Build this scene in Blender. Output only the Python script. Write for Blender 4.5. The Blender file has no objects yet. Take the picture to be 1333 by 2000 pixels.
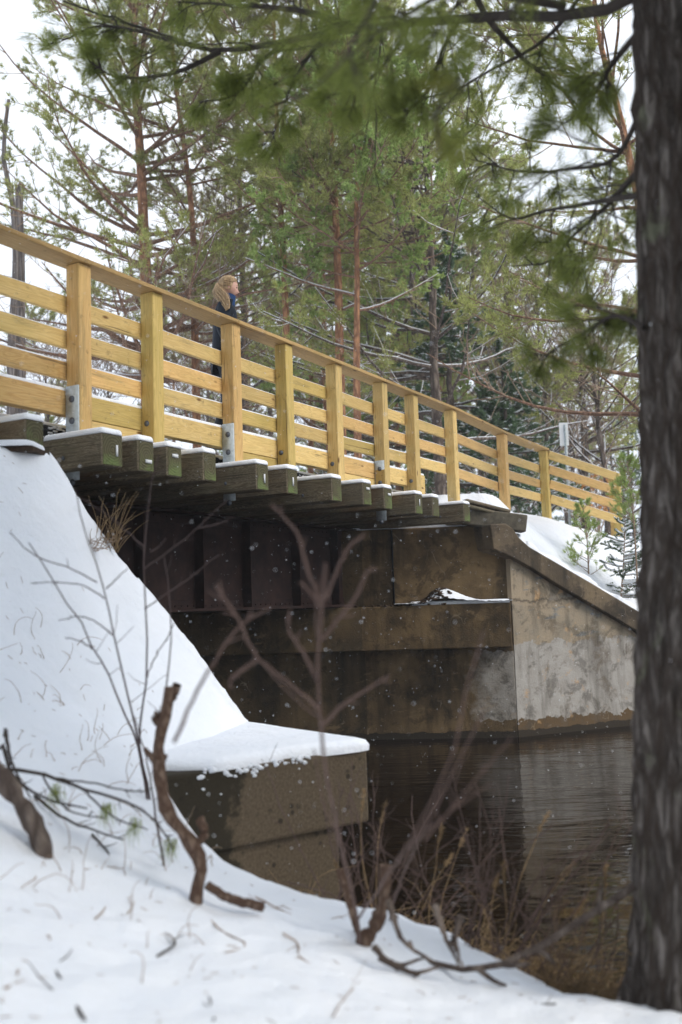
import bpy, math, random
import numpy as np
from mathutils import Vector, Matrix
R = math.radians
rng = np.random.default_rng(7); random.seed(7)
S = bpy.context.scene; COL = S.collection

# ------------------------------------------------------------------ camera
FPX, PITCH, ROLL, HD = 1944., R(5.5), R(1.87), R(60.54)
cam_d = bpy.data.cameras.new('camera'); cam = bpy.data.objects.new('camera', cam_d); COL.objects.link(cam)
cam_d.sensor_fit = 'HORIZONTAL'; cam_d.sensor_width = 24; cam_d.lens = 24*FPX/1333
cam_d.clip_start = .05; cam_d.clip_end = 900
cam_d.dof.use_dof = True; cam_d.dof.focus_distance = 10.5; cam_d.dof.aperture_fstop = 1.4
cam.matrix_world = Matrix.Rotation(R(90)+PITCH, 4, 'X') @ Matrix.Rotation(-ROLL, 4, 'Z')
S.camera = cam
# ------------------------------------------------------------------ world and light: white overcast winter sky
W = bpy.data.worlds.new('World'); S.world = W; W.use_nodes = True
nt = W.node_tree; nt.nodes.clear()
def wn(t, **k):
    n = nt.nodes.new(t)
    for a, b in k.items(): setattr(n, a, b)
    return n
sky = wn('ShaderNodeTexSky', sky_type='NISHITA', sun_disc=False, sun_elevation=R(42), sun_rotation=R(112))
bgs = wn('ShaderNodeBackground'); bgs.inputs[1].default_value = .05
tc = wn('ShaderNodeTexCoord'); ns = wn('ShaderNodeTexNoise'); ns.inputs['Scale'].default_value = 1.6; ns.inputs['Detail'].default_value = 5
cr = wn('ShaderNodeValToRGB'); cr.color_ramp.elements[0].position = .3; cr.color_ramp.elements[1].position = .72
cr.color_ramp.elements[0].color = (.72, .82, 1.0, 1); cr.color_ramp.elements[1].color = (.90, .945, 1.0, 1)
bgc = wn('ShaderNodeBackground'); bgc.inputs[1].default_value = .95
mxs = wn('ShaderNodeMixShader'); mxs.inputs[0].default_value = .92
ow = wn('ShaderNodeOutputWorld')
L = nt.links.new
L(sky.outputs[0], bgs.inputs[0]); L(tc.outputs['Generated'], ns.inputs[0]); L(ns.outputs[0], cr.inputs[0]); L(cr.outputs[0], bgc.inputs[0])
L(bgs.outputs[0], mxs.inputs[1]); L(bgc.outputs[0], mxs.inputs[2]); L(mxs.outputs[0], ow.inputs[0])
sd = bpy.data.lights.new('sun', 'SUN'); sd.energy = 1.5; sd.angle = R(22); sd.color = (1, .95, .88)
sun = bpy.data.objects.new('sun', sd); COL.objects.link(sun)
az = R(-22); sv = Vector((math.cos(R(42))*math.cos(az), math.cos(R(42))*math.sin(az), math.sin(R(42))))
sun.rotation_euler = sv.to_track_quat('Z', 'Y').to_euler()
S.view_settings.view_transform = 'Standard'; S.view_settings.look = 'None'; S.view_settings.gamma = 1
S.view_settings.exposure = .66
S.view_settings.use_curve_mapping = False

# ------------------------------------------------------------------ helpers
def ray(px, py):
    c_, s_ = math.cos(ROLL), math.sin(ROLL); x = px-666.5; y = py-1000
    a = x*c_-y*s_; b = x*s_+y*c_; c, s = math.cos(PITCH), math.sin(PITCH); U = -b/FPX
    return np.array([a/FPX, c-U*s, s+U*c])
def at(px, py, d): r = ray(px, py); return r*d/r[1]
P0 = np.array([-1.983, 7.533, 1.442])
ct, st_ = math.cos(HD), math.sin(HD)
def fr(t, u, z): return P0+np.array([t*ct-u*st_, t*st_+u*ct, z])
def unit(v): return v/(np.linalg.norm(v, axis=-1, keepdims=True)+1e-9)

class MB:
    def __init__(s): s.v = []; s.t = []; s.q = []; s.n = 0
    def add(s, v, tris=None, quads=None):
        v = np.asarray(v, float).reshape(-1, 3)
        if tris is not None and len(tris): s.t.append(np.asarray(tris, int).reshape(-1, 3)+s.n)
        if quads is not None and len(quads): s.q.append(np.asarray(quads, int).reshape(-1, 4)+s.n)
        s.v.append(v); s.n += len(v)
    def tubes(s, P, rad, sides=5, cap=False):
        P = np.asarray(P, float)
        if P.ndim == 2: P = P[None]
        N, K, _ = P.shape; rad = np.broadcast_to(np.asarray(rad, float), (N, K))
        T = unit(np.gradient(P, axis=1)) if K > 1 else P
        ref = np.where(np.abs(T[:, :1, 2:3]) > .9, np.array([1., 0, 0]), np.array([0, 0, 1.]))
        ref = np.broadcast_to(ref, P.shape)
        A = unit(np.cross(T, ref)); B = np.cross(A, T)
        th = np.arange(sides)*2*np.pi/sides
        V = P[:, :, None, :]+rad[:, :, None, None]*(np.cos(th)[None, None, :, None]*A[:, :, None, :]+np.sin(th)[None, None, :, None]*B[:, :, None, :])
        i = np.arange(N)[:, None, None]*K*sides; k = np.arange(K-1)[None, :, None]*sides; j = np.arange(sides)[None, None, :]; j2 = (j+1) % sides
        q = np.stack([i+k+j, i+k+j2, i+k+sides+j2, i+k+sides+j], -1).reshape(-1, 4)
        s.add(V.reshape(-1, 3), quads=q)
        if cap:
            for e in (0, K-1):
                for m in range(N):
                    v = np.vstack([V[m, e], P[m, e]+T[m, e]*rad[m, e]*(.25 if e else -.25)])
                    s.add(v, tris=[[a, (a+1) % sides, sides] for a in range(sides)])
    def box(s, c, d, M=None):
        x, y, z = [q/2 for q in d]
        v = np.array([[a, b, e] for a in (-x, x) for b in (-y, y) for e in (-z, z)])
        if M is not None: v = v@np.array(M).T
        s.add(v+np.asarray(c), quads=[[0, 1, 3, 2], [4, 6, 7, 5], [0, 4, 5, 1], [2, 3, 7, 6], [0, 2, 6, 4], [1, 5, 7, 3]])
    def blob(s, c, r, seg=8, rings=5, jit=0.):
        th = np.arange(seg)*2*np.pi/seg; ph = np.linspace(0, np.pi, rings+1)[1:-1]
        v = [[0, 0, 1]]+[[math.sin(p)*math.cos(a), math.sin(p)*math.sin(a), math.cos(p)] for p in ph for a in th]+[[0, 0, -1]]
        v = np.array(v)
        if jit: v = v*(1+rng.normal(0, jit, (len(v), 1)))
        v = v*np.asarray(r)+np.asarray(c)
        n = len(v); t = [[0, 1+i, 1+(i+1) % seg] for i in range(seg)]+[[n-1, n-1-seg+(i+1) % seg, n-1-seg+i] for i in range(seg)]
        q = [[1+k*seg+i, 1+(k+1)*seg+i, 1+(k+1)*seg+(i+1) % seg, 1+k*seg+(i+1) % seg] for k in range(rings-2) for i in range(seg)]
        s.add(v, t, q)
    def mesh(s, name, mat, smooth=False, off=(0, 0, 0)):
        me = bpy.data.meshes.new(name)
        V = np.concatenate(s.v)-np.asarray(off, float)
        t = np.concatenate(s.t) if s.t else np.zeros((0, 3), int); q = np.concatenate(s.q) if s.q else np.zeros((0, 4), int)
        me.vertices.add(len(V)); me.vertices.foreach_set('co', V.astype(np.float32).ravel())
        li = np.concatenate([t.ravel(), q.ravel()]).astype(np.int32); me.loops.add(len(li)); me.loops.foreach_set('vertex_index', li)
        me.polygons.add(len(t)+len(q))
        ls = np.concatenate([np.arange(len(t))*3, len(t)*3+np.arange(len(q))*4]).astype(np.int32)
        me.polygons.foreach_set('loop_start', ls)
        if smooth: me.polygons.foreach_set('use_smooth', np.ones(len(t)+len(q), bool))
        me.update(calc_edges=True); me.validate()
        if mat: me.materials.append(mat)
        return me
    def build(s, name, mat, parent=None, smooth=False, loc=None):
        """vertices are world coordinates; origin goes to the parent's or loc"""
        off = np.array(parent['_loc']) if parent is not None and '_loc' in parent else (np.asarray(loc, float) if loc is not None else np.zeros(3))
        o = bpy.data.objects.new(name, s.mesh(name, mat, smooth, off)); COL.objects.link(o)
        if parent is not None: o.parent = parent
        else: o.location = off
        return o

def tag(o, label=None, cat=None, group=None, kind=None):
    for k, v in (('label', label), ('category', cat), ('group', group), ('kind', kind)):
        if v: o[k] = v
    return o
ROOTS = []
def thing(name, label, cat, loc, group=None):
    o = bpy.data.objects.new(name, None); COL.objects.link(o); o.location = loc; o['_loc'] = [float(v) for v in loc]
    o.empty_display_size = .2; ROOTS.append(o)
    return tag(o, label, cat, group)
def copy_tree(o, parent=None):
    c = o.copy(); COL.objects.link(c); c.parent = parent
    for ch in list(o.children): copy_tree(ch, c)
    return c

_bx = {}
def bevel_box(d, bev=.004, seg=1):
    import bmesh
    bm = bmesh.new(); bmesh.ops.create_cube(bm, size=1)
    for v in bm.verts: v.co = Vector((v.co.x*d[0], v.co.y*d[1], v.co.z*d[2]))
    bmesh.ops.bevel(bm, geom=bm.edges[:], offset=bev, segments=seg, affect='EDGES', profile=.5)
    return bm
def beam(name, p, q, w, h, mat, parent, bev=.004, up=(0, 0, 1), label=None, seg=1):
    """a board from p to q (parent coordinates), w wide (sideways), h high; local X runs along the grain"""
    p, q = Vector(p), Vector(q); x = (q-p); ln = x.length; x.normalize(); up = Vector(up)
    y = up.cross(x).normalized(); z = x.cross(y)
    key = (round(ln, 4), round(w, 4), round(h, 4), bev, seg, mat.name)
    if key not in _bx:
        bm = bevel_box((ln, w, h), bev, seg); me = bpy.data.meshes.new(name); bm.to_mesh(me); bm.free(); me.materials.append(mat); _bx[key] = me
    o = bpy.data.objects.new(name, _bx[key]); COL.objects.link(o); o.parent = parent
    M = Matrix((x, y, z)).transposed().to_4x4(); M.translation = (p+q)/2
    o.matrix_basis = M
    if label: o['label'] = label
    return o

# ------------------------------------------------------------------ materials
class Mat:
    def __init__(s, name, rough=.8, spec=.3):
        s.m = bpy.data.materials.new(name); s.m.use_nodes = True; s.t = s.m.node_tree
        s.b = s.t.nodes['Principled BSDF']; s.b.inputs['Roughness'].default_value = rough
        s.b.inputs['Specular IOR Level'].default_value = spec; s.tc = None
    def n(s, t, ins=None, **k):
        n = s.t.nodes.new(t)
        for a, b in k.items(): setattr(n, a, b)
        for a, b in (ins or {}).items():
            if hasattr(b, 'is_linked') or isinstance(b, bpy.types.NodeSocket): s.t.links.new(b, n.inputs[a])
            else: n.inputs[a].default_value = b
        return n
    def co(s, scale=(1, 1, 1), kind='Object', rand=False, loc=(0, 0, 0)):
        tc = s.n('ShaderNodeTexCoord'); v = tc.outputs[kind]
        if rand:
            oi = s.n('ShaderNodeObjectInfo'); m = s.n('ShaderNodeMath', {0: oi.outputs['Random'], 1: 57.}, operation='MULTIPLY')
            v = s.n('ShaderNodeVectorMath', {0: v, 1: m.outputs[0]}, operation='ADD').outputs[0]
        return s.n('ShaderNodeMapping', {'Vector': v, 'Scale': scale, 'Location': loc}).outputs[0]
    def noise(s, v, sc, det=5, rough=.55, dist=0): return s.n('ShaderNodeTexNoise', {'Vector': v, 'Scale': sc, 'Detail': det, 'Roughness': rough, 'Distortion': dist}).outputs[0]
    def ramp(s, f, stops, interp='LINEAR'):
        r = s.n('ShaderNodeValToRGB', {0: f}); e = r.color_ramp.elements; r.color_ramp.interpolation = interp
        while len(e) < len(stops): e.new(.5)
        for i, (p, c) in enumerate(stops):
            e[i].position = p; e[i].color = (c, c, c, 1) if not hasattr(c, '__len__') else (*c, 1)
        return r.outputs[0]
    def mix(s, f, a, b, mode='MIX'):
        n = s.n('ShaderNodeMix', data_type='RGBA', blend_type=mode)
        for k, v in ((0, f), (6, a), (7, b)):
            if isinstance(v, bpy.types.NodeSocket): s.t.links.new(v, n.inputs[k])
            else: n.inputs[k].default_value = v if k == 0 else (*v, 1)
        return n.outputs[2]
    def math(s, op, a, b=0., clamp=False): return s.n('ShaderNodeMath', {0: a, 1: b}, operation=op, use_clamp=clamp).outputs[0]
    def col(s, c):
        if isinstance(c, bpy.types.NodeSocket): s.t.links.new(c, s.b.inputs['Base Color'])
        else: s.b.inputs['Base Color'].default_value = (*c, 1)
        return s
    def bump(s, h, strength=.5, dist=.01):
        n = s.n('ShaderNodeBump', {'Height': h, 'Strength': strength, 'Distance': dist}); s.t.links.new(n.outputs[0], s.b.inputs['Normal']); return s

def mat_wood(name, c1, c2, c3, knots=True, vert=None):
    m = Mat(name, .72, .25)
    v = m.co((1, 1, 1), rand=True)
    vs = m.n('ShaderNodeMapping', {'Vector': v, 'Scale': (.55, 6, 6)}).outputs[0]
    nd = m.noise(vs, 1.6, 3, .5, .6)
    rings = m.math('SINE', m.math('MULTIPLY', nd, 95.))
    rings = m.ramp(m.math('MULTIPLY_ADD', rings, .5), [(0, 0), (1, 1)]) if False else m.math('MULTIPLY', m.math('ADD', rings, 1.), .5)
    fine = m.noise(m.n('ShaderNodeMapping', {'Vector': v, 'Scale': (3, 120, 120)}).outputs[0], 1., 3)
    c = m.mix(m.math('MULTIPLY', rings, .55), c1, c2)
    c = m.mix(m.ramp(fine, [(.4, 0), (.75, .5)]), c, c3)
    big = m.noise(m.n('ShaderNodeMapping', {'Vector': v, 'Scale': (1.2, 3, 3)}).outputs[0], 1.3, 4)
    c = m.mix(m.ramp(big, [(.5, 0), (.72, .45)]), c, (c1[0]*.62, c1[1]*.68, c1[2]*.55))
    oi = m.n('ShaderNodeObjectInfo')
    hs = m.n('ShaderNodeHueSaturation', {'Color': c, 'Value': m.math('MULTIPLY_ADD', oi.outputs['Random'], .3), 'Saturation': 1.})
    vv = m.math('ADD', m.math('MULTIPLY', oi.outputs['Random'], .34), .82); m.t.links.new(vv, hs.inputs['Value']); c = hs.outputs[0]
    if knots:
        vo = m.n('ShaderNodeTexVoronoi', {'Vector': m.n('ShaderNodeMapping', {'Vector': v, 'Scale': (1.6, 4.2, 4.2)}).outputs[0], 'Scale': 1.3})
        k = m.ramp(vo.outputs['Distance'], [(.04, 1), (.10, 0)])
        c = m.mix(k, c, (c1[0]*.25, c1[1]*.18, c1[2]*.14))
    dirt = m.noise(v, 14, 6, .7)
    c = m.mix(m.ramp(dirt, [(.60, 0), (.72, .6)]), c, (.12, .08, .035))
    st2 = m.noise(m.n('ShaderNodeMapping', {'Vector': v, 'Scale': (.7, 5, 5)}).outputs[0], 2.2, 6, .7, .3); c = m.mix(m.ramp(st2, [(.56, 0), (.70, .55)]), c, (.22, .17, .08))
    chk = m.noise(m.n('ShaderNodeMapping', {'Vector': v, 'Scale': (1.2, 40, 40)}).outputs[0], 1.1, 2); c = m.mix(m.ramp(chk, [(.70, 0), (.73, .7)]), c, (.08, .045, .02))
    m.col(c); m.bump(m.math('ADD', rings, m.math('MULTIPLY', fine, 1.5)), .35, .002)
    return m.m
M_pine = mat_wood('treated_pine', (.70, .495, .19), (.50, .31, .095), (.78, .59, .28))
M_pine_green = mat_wood('treated_pine_greenish', (.54, .385, .12), (.38, .265, .075), (.62, .47, .19))
M_pine_cap = mat_wood('cap_board_wood', (.44, .285, .11), (.28, .165, .06), (.54, .37, .17))
M_pine_red = mat_wood('treated_pine_reddish', (.66, .42, .16), (.46, .25, .08), (.74, .52, .24))
def mat_tie():
    m = Mat('weathered_tie_wood', .85, .2); v = m.co(rand=True)
    nd = m.noise(m.n('ShaderNodeMapping', {'Vector': v, 'Scale': (.9, 7, 7)}).outputs[0], 1.5, 4, .55, 1.2)
    rings = m.math('MULTIPLY', m.math('ADD', m.math('SINE', m.math('MULTIPLY', nd, 120.)), 1.), .5)
    fine = m.noise(m.n('ShaderNodeMapping', {'Vector': v, 'Scale': (2, 90, 90)}).outputs[0], 1., 4)
    c = m.mix(rings, (.27, .225, .155), (.145, .12, .08))
    c = m.mix(m.ramp(fine, [(.5, 0), (.72, .8)]), c, (.05, .04, .025))
    g = m.noise(v, 3.2, 5)
    c = m.mix(m.ramp(g, [(.55, 0), (.76, .5)]), c, (.12, .125, .065))
    b = m.noise(v, 1.7, 3); c = m.mix(m.ramp(b, [(.5, 0), (.7, .6)]), c, (.15, .08, .035))
    m.col(c); m.bump(m.math('ADD', rings, m.math('MULTIPLY', fine, 2.)), .6, .005); return m.m
M_tie = mat_tie()
def mat_tie_end():
    m = Mat('tie_end_grain', .9, .15); v = m.co(rand=True)
    tcn = m.co(); sep = m.n('ShaderNodeSeparateXYZ', {0: tcn})
    rr = m.n('ShaderNodeTexWave', {'Vector': m.co((.1, 1, 1)), 'Scale': 14., 'Distortion': 3., 'Detail': 2.}, wave_type='RINGS', rings_direction='X')
    c = m.mix(rr.outputs[1], (.07, .065, .035), (.12, .105, .06))
    g = m.math('ADD', m.noise(v, 7, 4), m.math('MULTIPLY', sep.outputs[2], -2.2))
    c = m.mix(m.ramp(g, [(.5, 0), (.78, .85)]), c, (.13, .17, .06))
    c = m.mix(m.ramp(m.noise(v, 30, 3), [(.55, 0), (.8, .7)]), c, (.03, .03, .02))
    m.col(c); m.bump(rr.outputs[1], .5, .004); return m.m
M_tie_end = mat_tie_end()
def mat_snow():
    m = Mat('snow', .75, .25); v = m.co(kind='Object')
    n1 = m.noise(v, 3.5, 6, .6); n2 = m.noise(v, 90, 4, .7); n3 = m.noise(v, 18, 4, .6)
    m.col(m.mix(m.ramp(n1, [(.3, 0), (.7, 1)]), (.86, .885, .93), (.90, .915, .945)))
    m.bump(m.math('ADD', m.math('ADD', m.math('MULTIPLY', n1, 6.), n3), m.math('MULTIPLY', n2, .6)), .6, .014)
    m.b.inputs['Subsurface Weight'].default_value = .0; return m.m
M_snow = mat_snow()
def mat_concrete(name, kind):
    """Object coordinates: X along the wall, Z up, metres"""
    m = Mat(name, .88, .25); v = m.co(); sep = m.n('ShaderNodeSeparateXYZ', {0: v}); X, Z = sep.outputs[0], sep.outputs[2]
    big = m.noise(v, 1.1, 6, .6); mid = m.noise(v, 4.5, 6, .65); fine = m.noise(v, 45, 5, .7)
    streak = m.noise(m.n('ShaderNodeMapping', {'Vector': v, 'Scale': (3.2, 3.2, .45)}).outputs[0], 1.2, 6, .6)
    wob = m.math('MULTIPLY', m.math('SUBTRACT', mid, .5), .28)
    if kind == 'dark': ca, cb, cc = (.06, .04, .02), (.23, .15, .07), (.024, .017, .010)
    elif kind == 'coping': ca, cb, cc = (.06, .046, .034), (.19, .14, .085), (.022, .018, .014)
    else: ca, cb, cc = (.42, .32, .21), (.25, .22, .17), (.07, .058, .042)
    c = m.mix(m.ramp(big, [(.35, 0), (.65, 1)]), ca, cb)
    if kind == 'wing':
        # lower grey patch of newer render, upper weathered tan
        low = m.math('GREATER_THAN', m.math('ADD', -.55, m.math('MULTIPLY', wob, 1.3)), Z)
        g = m.mix(m.ramp(mid, [(.35, 0), (.7, 1)]), (.34, .31, .27), (.43, .40, .36))
        c = m.mix(low, c, g)
        base = m.math('GREATER_THAN', m.math('ADD', -1.62, m.math('MULTIPLY', wob, 1.5)), Z)
        c = m.mix(base, c, (.12, .075, .035))
        gp = m.ramp(m.noise(m.n('ShaderNodeMapping', {'Vector': v, 'Scale': (.8, .8, 2.6)}).outputs[0], 1.5, 5, .6), [(.56, 0), (.6, .85)])
        c = m.mix(m.math('MULTIPLY', gp, m.math('SUBTRACT', 1., low)), c, (.20, .21, .21))
        c = m.mix(m.ramp(streak, [(.52, 0), (.62, .4), (.78, .85)]), c, cc)
        bl_ = m.noise(v, 2.3, 7, .7, .5); c = m.mix(m.ramp(bl_, [(.55, 0), (.62, .6)]), c, (.12, .09, .06)); c = m.mix(m.ramp(m.noise(v, 3.7, 6, .65, .3), [(.60, 0), (.66, .6)]), c, (.55, .33, .15))
        edge = m.ramp(m.math('ABSOLUTE', m.math('SUBTRACT', m.math('ADD', Z, wob), .02)), [(0, .8), (.03, 0)])
        c = m.mix(edge, c, (.05, .04, .03))
    else:
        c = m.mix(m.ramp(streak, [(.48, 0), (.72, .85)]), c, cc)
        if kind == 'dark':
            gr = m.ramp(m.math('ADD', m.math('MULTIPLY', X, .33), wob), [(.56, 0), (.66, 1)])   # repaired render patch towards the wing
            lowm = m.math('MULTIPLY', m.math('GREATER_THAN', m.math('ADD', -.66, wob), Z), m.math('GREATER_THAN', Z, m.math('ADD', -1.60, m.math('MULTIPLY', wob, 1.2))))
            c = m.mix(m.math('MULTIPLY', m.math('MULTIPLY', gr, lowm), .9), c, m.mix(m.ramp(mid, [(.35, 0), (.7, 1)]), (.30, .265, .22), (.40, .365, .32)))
            damp = m.math('LESS_THAN', X, m.math('ADD', .27, m.math('MULTIPLY', wob, .06)))  # shade under the bridge, painted into the wall colour with a sharp vertical edge
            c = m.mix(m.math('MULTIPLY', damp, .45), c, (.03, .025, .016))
    # board marks and pale lime cracks
    bm_ = m.ramp(m.math('ABSOLUTE', m.math('SINE', m.math('MULTIPLY', m.math('ADD', Z, m.math('MULTIPLY', wob, .12)), 14.5))), [(0, .35), (.05, 0)])
    if kind != 'wing': c = m.mix(bm_, c, (.045, .033, .02))
    bb = m.noise(v, 3.1, 7, .72, .4); c = m.mix(m.ramp(bb, [(.52, 0), (.60, .55)]), c, cc)
    pp = m.noise(m.n('ShaderNodeMapping', {'Vector': v, 'Scale': (1, 1, 2.2)}).outputs[0], 2.3, 7, .7, .4); c = m.mix(m.ramp(pp, [(.58, 0), (.68, .35)]), c, (min(1, cb[0]*1.7), min(1, cb[1]*1.7), min(1, cb[2]*1.8)))
    dv = m.n('ShaderNodeVectorMath', {0: v, 1: m.n('ShaderNodeVectorMath', {0: m.n('ShaderNodeTexNoise', {'Vector': v, 'Scale': 5., 'Detail': 4.}).outputs[1], 1: (.25, .25, .25)}, operation='MULTIPLY').outputs[0]}, operation='ADD').outputs[0]
    vo = m.n('ShaderNodeTexVoronoi', {'Vector': m.n('ShaderNodeMapping', {'Vector': dv, 'Scale': (2.3, 2.3, .9)}).outputs[0], 'Scale': 1.}, feature='DISTANCE_TO_EDGE')
    ck = m.math('MULTIPLY', m.ramp(vo.outputs['Distance'], [(.003, 1), (.011, 0)]), m.ramp(m.noise(v, 2.6, 3), [(.56, 0), (.66, 1)]))
    c = m.mix(m.math('MULTIPLY', ck, .5), c, (.34, .27, .18))
    c = m.mix(m.ramp(fine, [(.6, 0), (.75, .5)]), c, (.04, .03, .02))
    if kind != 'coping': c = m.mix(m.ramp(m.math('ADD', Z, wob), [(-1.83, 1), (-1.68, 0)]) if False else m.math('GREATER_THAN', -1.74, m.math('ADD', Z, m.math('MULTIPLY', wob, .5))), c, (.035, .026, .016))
    m.col(c); m.bump(m.math('ADD', m.math('ADD', m.math('MULTIPLY', mid, 2.), fine), m.math('MULTIPLY', vo.outputs['Distance'], .3)), .5, .012); return m.m
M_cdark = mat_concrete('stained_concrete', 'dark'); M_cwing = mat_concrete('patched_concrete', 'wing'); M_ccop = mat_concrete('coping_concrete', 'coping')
def mat_block():
    m = Mat('aggregate_concrete', .9, .2); v = m.co(); big = m.noise(v, 2.2, 6, .65); fine = m.noise(v, 60, 4, .7)
    c = m.mix(m.ramp(fine, [(.35, 0), (.7, 1)]), (.075, .055, .035), (.15, .115, .075))
    sep = m.n('ShaderNodeSeparateXYZ', {0: v})
    wet = m.math('ADD', m.math('MULTIPLY', sep.outputs[0], 1.15), m.math('MULTIPLY', big, 1.0))
    c = m.mix(m.ramp(wet, [(-.10, .88), (.06, 0)]), c, (.024, .02, .012))
    vo = m.n('ShaderNodeTexVoronoi', {'Vector': v, 'Scale': 16.}); sp = m.math('MULTIPLY', m.ramp(vo.outputs['Distance'], [(.2, 1), (.35, 0)]), m.ramp(m.noise(v, 4., 3), [(.5, 0), (.6, .8)]))
    c = m.mix(sp, c, (.025, .02, .014))
    m.col(c); m.bump(m.math('ADD', fine, big), .6, .01); return m.m
M_block = mat_block()
def mat_bark(name, c1, c2, c3, sc=(14, 14, 2.5), disp=.03, lich=0):
    m = Mat(name, .92, .15); v = m.co(sc)
    vo = m.n('ShaderNodeTexVoronoi', {'Vector': m.n('ShaderNodeVectorMath', {0: v, 1: m.n('ShaderNodeTexNoise', {'Vector': v, 'Scale': 1.2, 'Detail': 4.}).outputs[1]}, operation='ADD').outputs[0], 'Scale': 1.}, feature='DISTANCE_TO_EDGE')
    nz = m.noise(m.co(), 25, 5, .7); e = m.ramp(vo.outputs['Distance'], [(.02, 0), (.32, 1)])
    c = m.mix(e, c3, m.mix(m.ramp(nz, [(.35, 0), (.68, 1)]), c1, c2))
    if lich: c = m.mix(m.ramp(m.noise(m.co(), 9, 5, .7), [(.62, 0), (.7, .7)]), c, (.20, .22, .15))
    m.col(c); m.bump(m.math('ADD', e, m.math('MULTIPLY', nz, .4)), .9, disp); return m.m
def mat_bigbark():
    m = Mat('big_pine_bark', .92, .12); v = m.co((13, 13, 1.9)); n1 = m.noise(v, 1.3, 5, .6, .8); n2 = m.noise(m.co((30, 30, 7)), 1.4, 5, .7); n3 = m.noise(m.co(), 5, 4, .6)
    rd = m.math('ABSOLUTE', m.math('SUBTRACT', n1, .5)); vb = m.co((12, 12, 4.2))
    vo = m.n('ShaderNodeTexVoronoi', {'Vector': m.n('ShaderNodeVectorMath', {0: vb, 1: m.n('ShaderNodeTexNoise', {'Vector': vb, 'Scale': .9, 'Detail': 5.}).outputs[1]}, operation='ADD').outputs[0], 'Scale': 1.}, feature='DISTANCE_TO_EDGE')
    e = m.math('MULTIPLY', m.ramp(rd, [(.0, .25), (.08, 1)]), m.ramp(vo.outputs['Distance'], [(.01, .15), (.2, 1)]))
    c = m.mix(m.ramp(n2, [(.35, 0), (.65, 1)]), (.11, .092, .078), (.23, .20, .178))
    c = m.mix(e, (.04, .028, .021), c); c = m.mix(m.ramp(n3, [(.6, 0), (.7, .5)]), c, (.22, .23, .15))
    m.col(c); m.bump(m.math('ADD', e, m.math('MULTIPLY', n2, .6)), .9, .03); return m.m
M_bark_big = mat_bigbark()
M_bark_red = mat_bark('red_pine_bark', (.42, .20, .10), (.54, .30, .17), (.22, .11, .065), (9, 9, 3), .02)
M_limb_red = mat_bark('limb_bark', (.32, .19, .125), (.45, .28, .19), (.17, .10, .07), (14, 14, 8), .01)
M_bark_grey = mat_bark('grey_bark', (.16, .125, .10), (.26, .21, .175), (.08, .06, .05), (11, 11, 3), .02)
M_bark_dead = mat_bark('dead_wood', (.26, .22, .20), (.36, .32, .30), (.12, .10, .09), (14, 14, 1.2), .01)
def mat_plain(name, c, rough=.8, var=.25, spec=.2, trans=0., scale=8, metal=0):
    m = Mat(name, rough, spec); v = m.co(); nz = m.noise(v, scale, 4, .6)
    a = tuple(x*(1-var) for x in c); b = tuple(min(1, x*(1+var)) for x in c); cc = m.mix(m.ramp(nz, [(.3, 0), (.7, 1)]), a, b); m.col(cc)
    m.b.inputs['Metallic'].default_value = metal
    if trans:
        tr = m.n('ShaderNodeBsdfTranslucent'); m.t.links.new(cc, tr.inputs[0]); mx = m.n('ShaderNodeMixShader', {0: trans})
        m.t.links.new(m.b.outputs[0], mx.inputs[1]); m.t.links.new(tr.outputs[0], mx.inputs[2]); m.t.links.new(mx.outputs[0], m.t.nodes['Material Output'].inputs[0])
    return m.m
def mat_needle(name, c, c2, sc=1.1):
    m = Mat(name, .6, .25); v = m.co(rand=True); nz = m.noise(v, sc, 4, .6)
    g = m.n('ShaderNodeNewGeometry'); f = m.math('ADD', m.math('MULTIPLY', m.math('SUBTRACT', g.outputs['Random Per Island'], .5), .55), nz)
    cc = m.mix(m.ramp(f, [(.3, 0), (.7, 1)]), c, c2); m.col(cc)
    tr = m.n('ShaderNodeBsdfTranslucent'); m.t.links.new(cc, tr.inputs[0]); mx = m.n('ShaderNodeMixShader', {0: .55})
    m.t.links.new(m.b.outputs[0], mx.inputs[1]); m.t.links.new(tr.outputs[0], mx.inputs[2]); m.t.links.new(mx.outputs[0], m.t.nodes['Material Output'].inputs[0]); return m.m
M_nd_pine = mat_needle('pine_needles', (.25, .26, .085), (.54, .56, .20))
M_nd_grey = mat_needle('dull_pine_needles', (.24, .19, .12), (.38, .34, .18))
M_nd_bright = mat_needle('bright_leaves', (.26, .36, .10), (.54, .64, .24))
M_nd_spruce = mat_needle('spruce_needles', (.08, .135, .07), (.19, .28, .14))
M_nd_near = mat_needle('near_pine_needles', (.14, .165, .04), (.32, .37, .095), 2.)
M_nd_yellow = mat_needle('yellow_pine_needles', (.16, .17, .04), (.26, .25, .06), 2.)
M_twig_brown = mat_plain('brown_twigs', (.32, .23, .165), .9)
M_twig_purple = mat_plain('purple_twigs', (.085, .06, .055), .8)
M_twig_dark = mat_plain('dark_twigs', (.055, .045, .038), .9)
M_twig_mauve = mat_plain('mauve_brown_twigs', (.115, .075, .062), .75)
M_grass = mat_plain('dry_grass', (.30, .205, .11), .8, .5, trans=.25)
M_leaf = mat_plain('dead_beech_leaves', (.50, .24, .09), .8, .3, trans=.3)
M_steel = mat_plain('galvanised_steel', (.48, .53, .55), .5, .2, .5, metal=.2, scale=25)
M_bolt = mat_plain('bolt_steel', (.12, .13, .15), .5, .3, .5, metal=.6)
M_rust = mat_plain('rusty_girder_steel', (.026, .011, .008), .75, .55, .3, scale=5)
M_black = mat_plain('black_tar_mat', (.008, .008, .009), .8, .5)
M_tagm = mat_plain('aluminium_tag', (.65, .66, .66), .5, .15)
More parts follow.
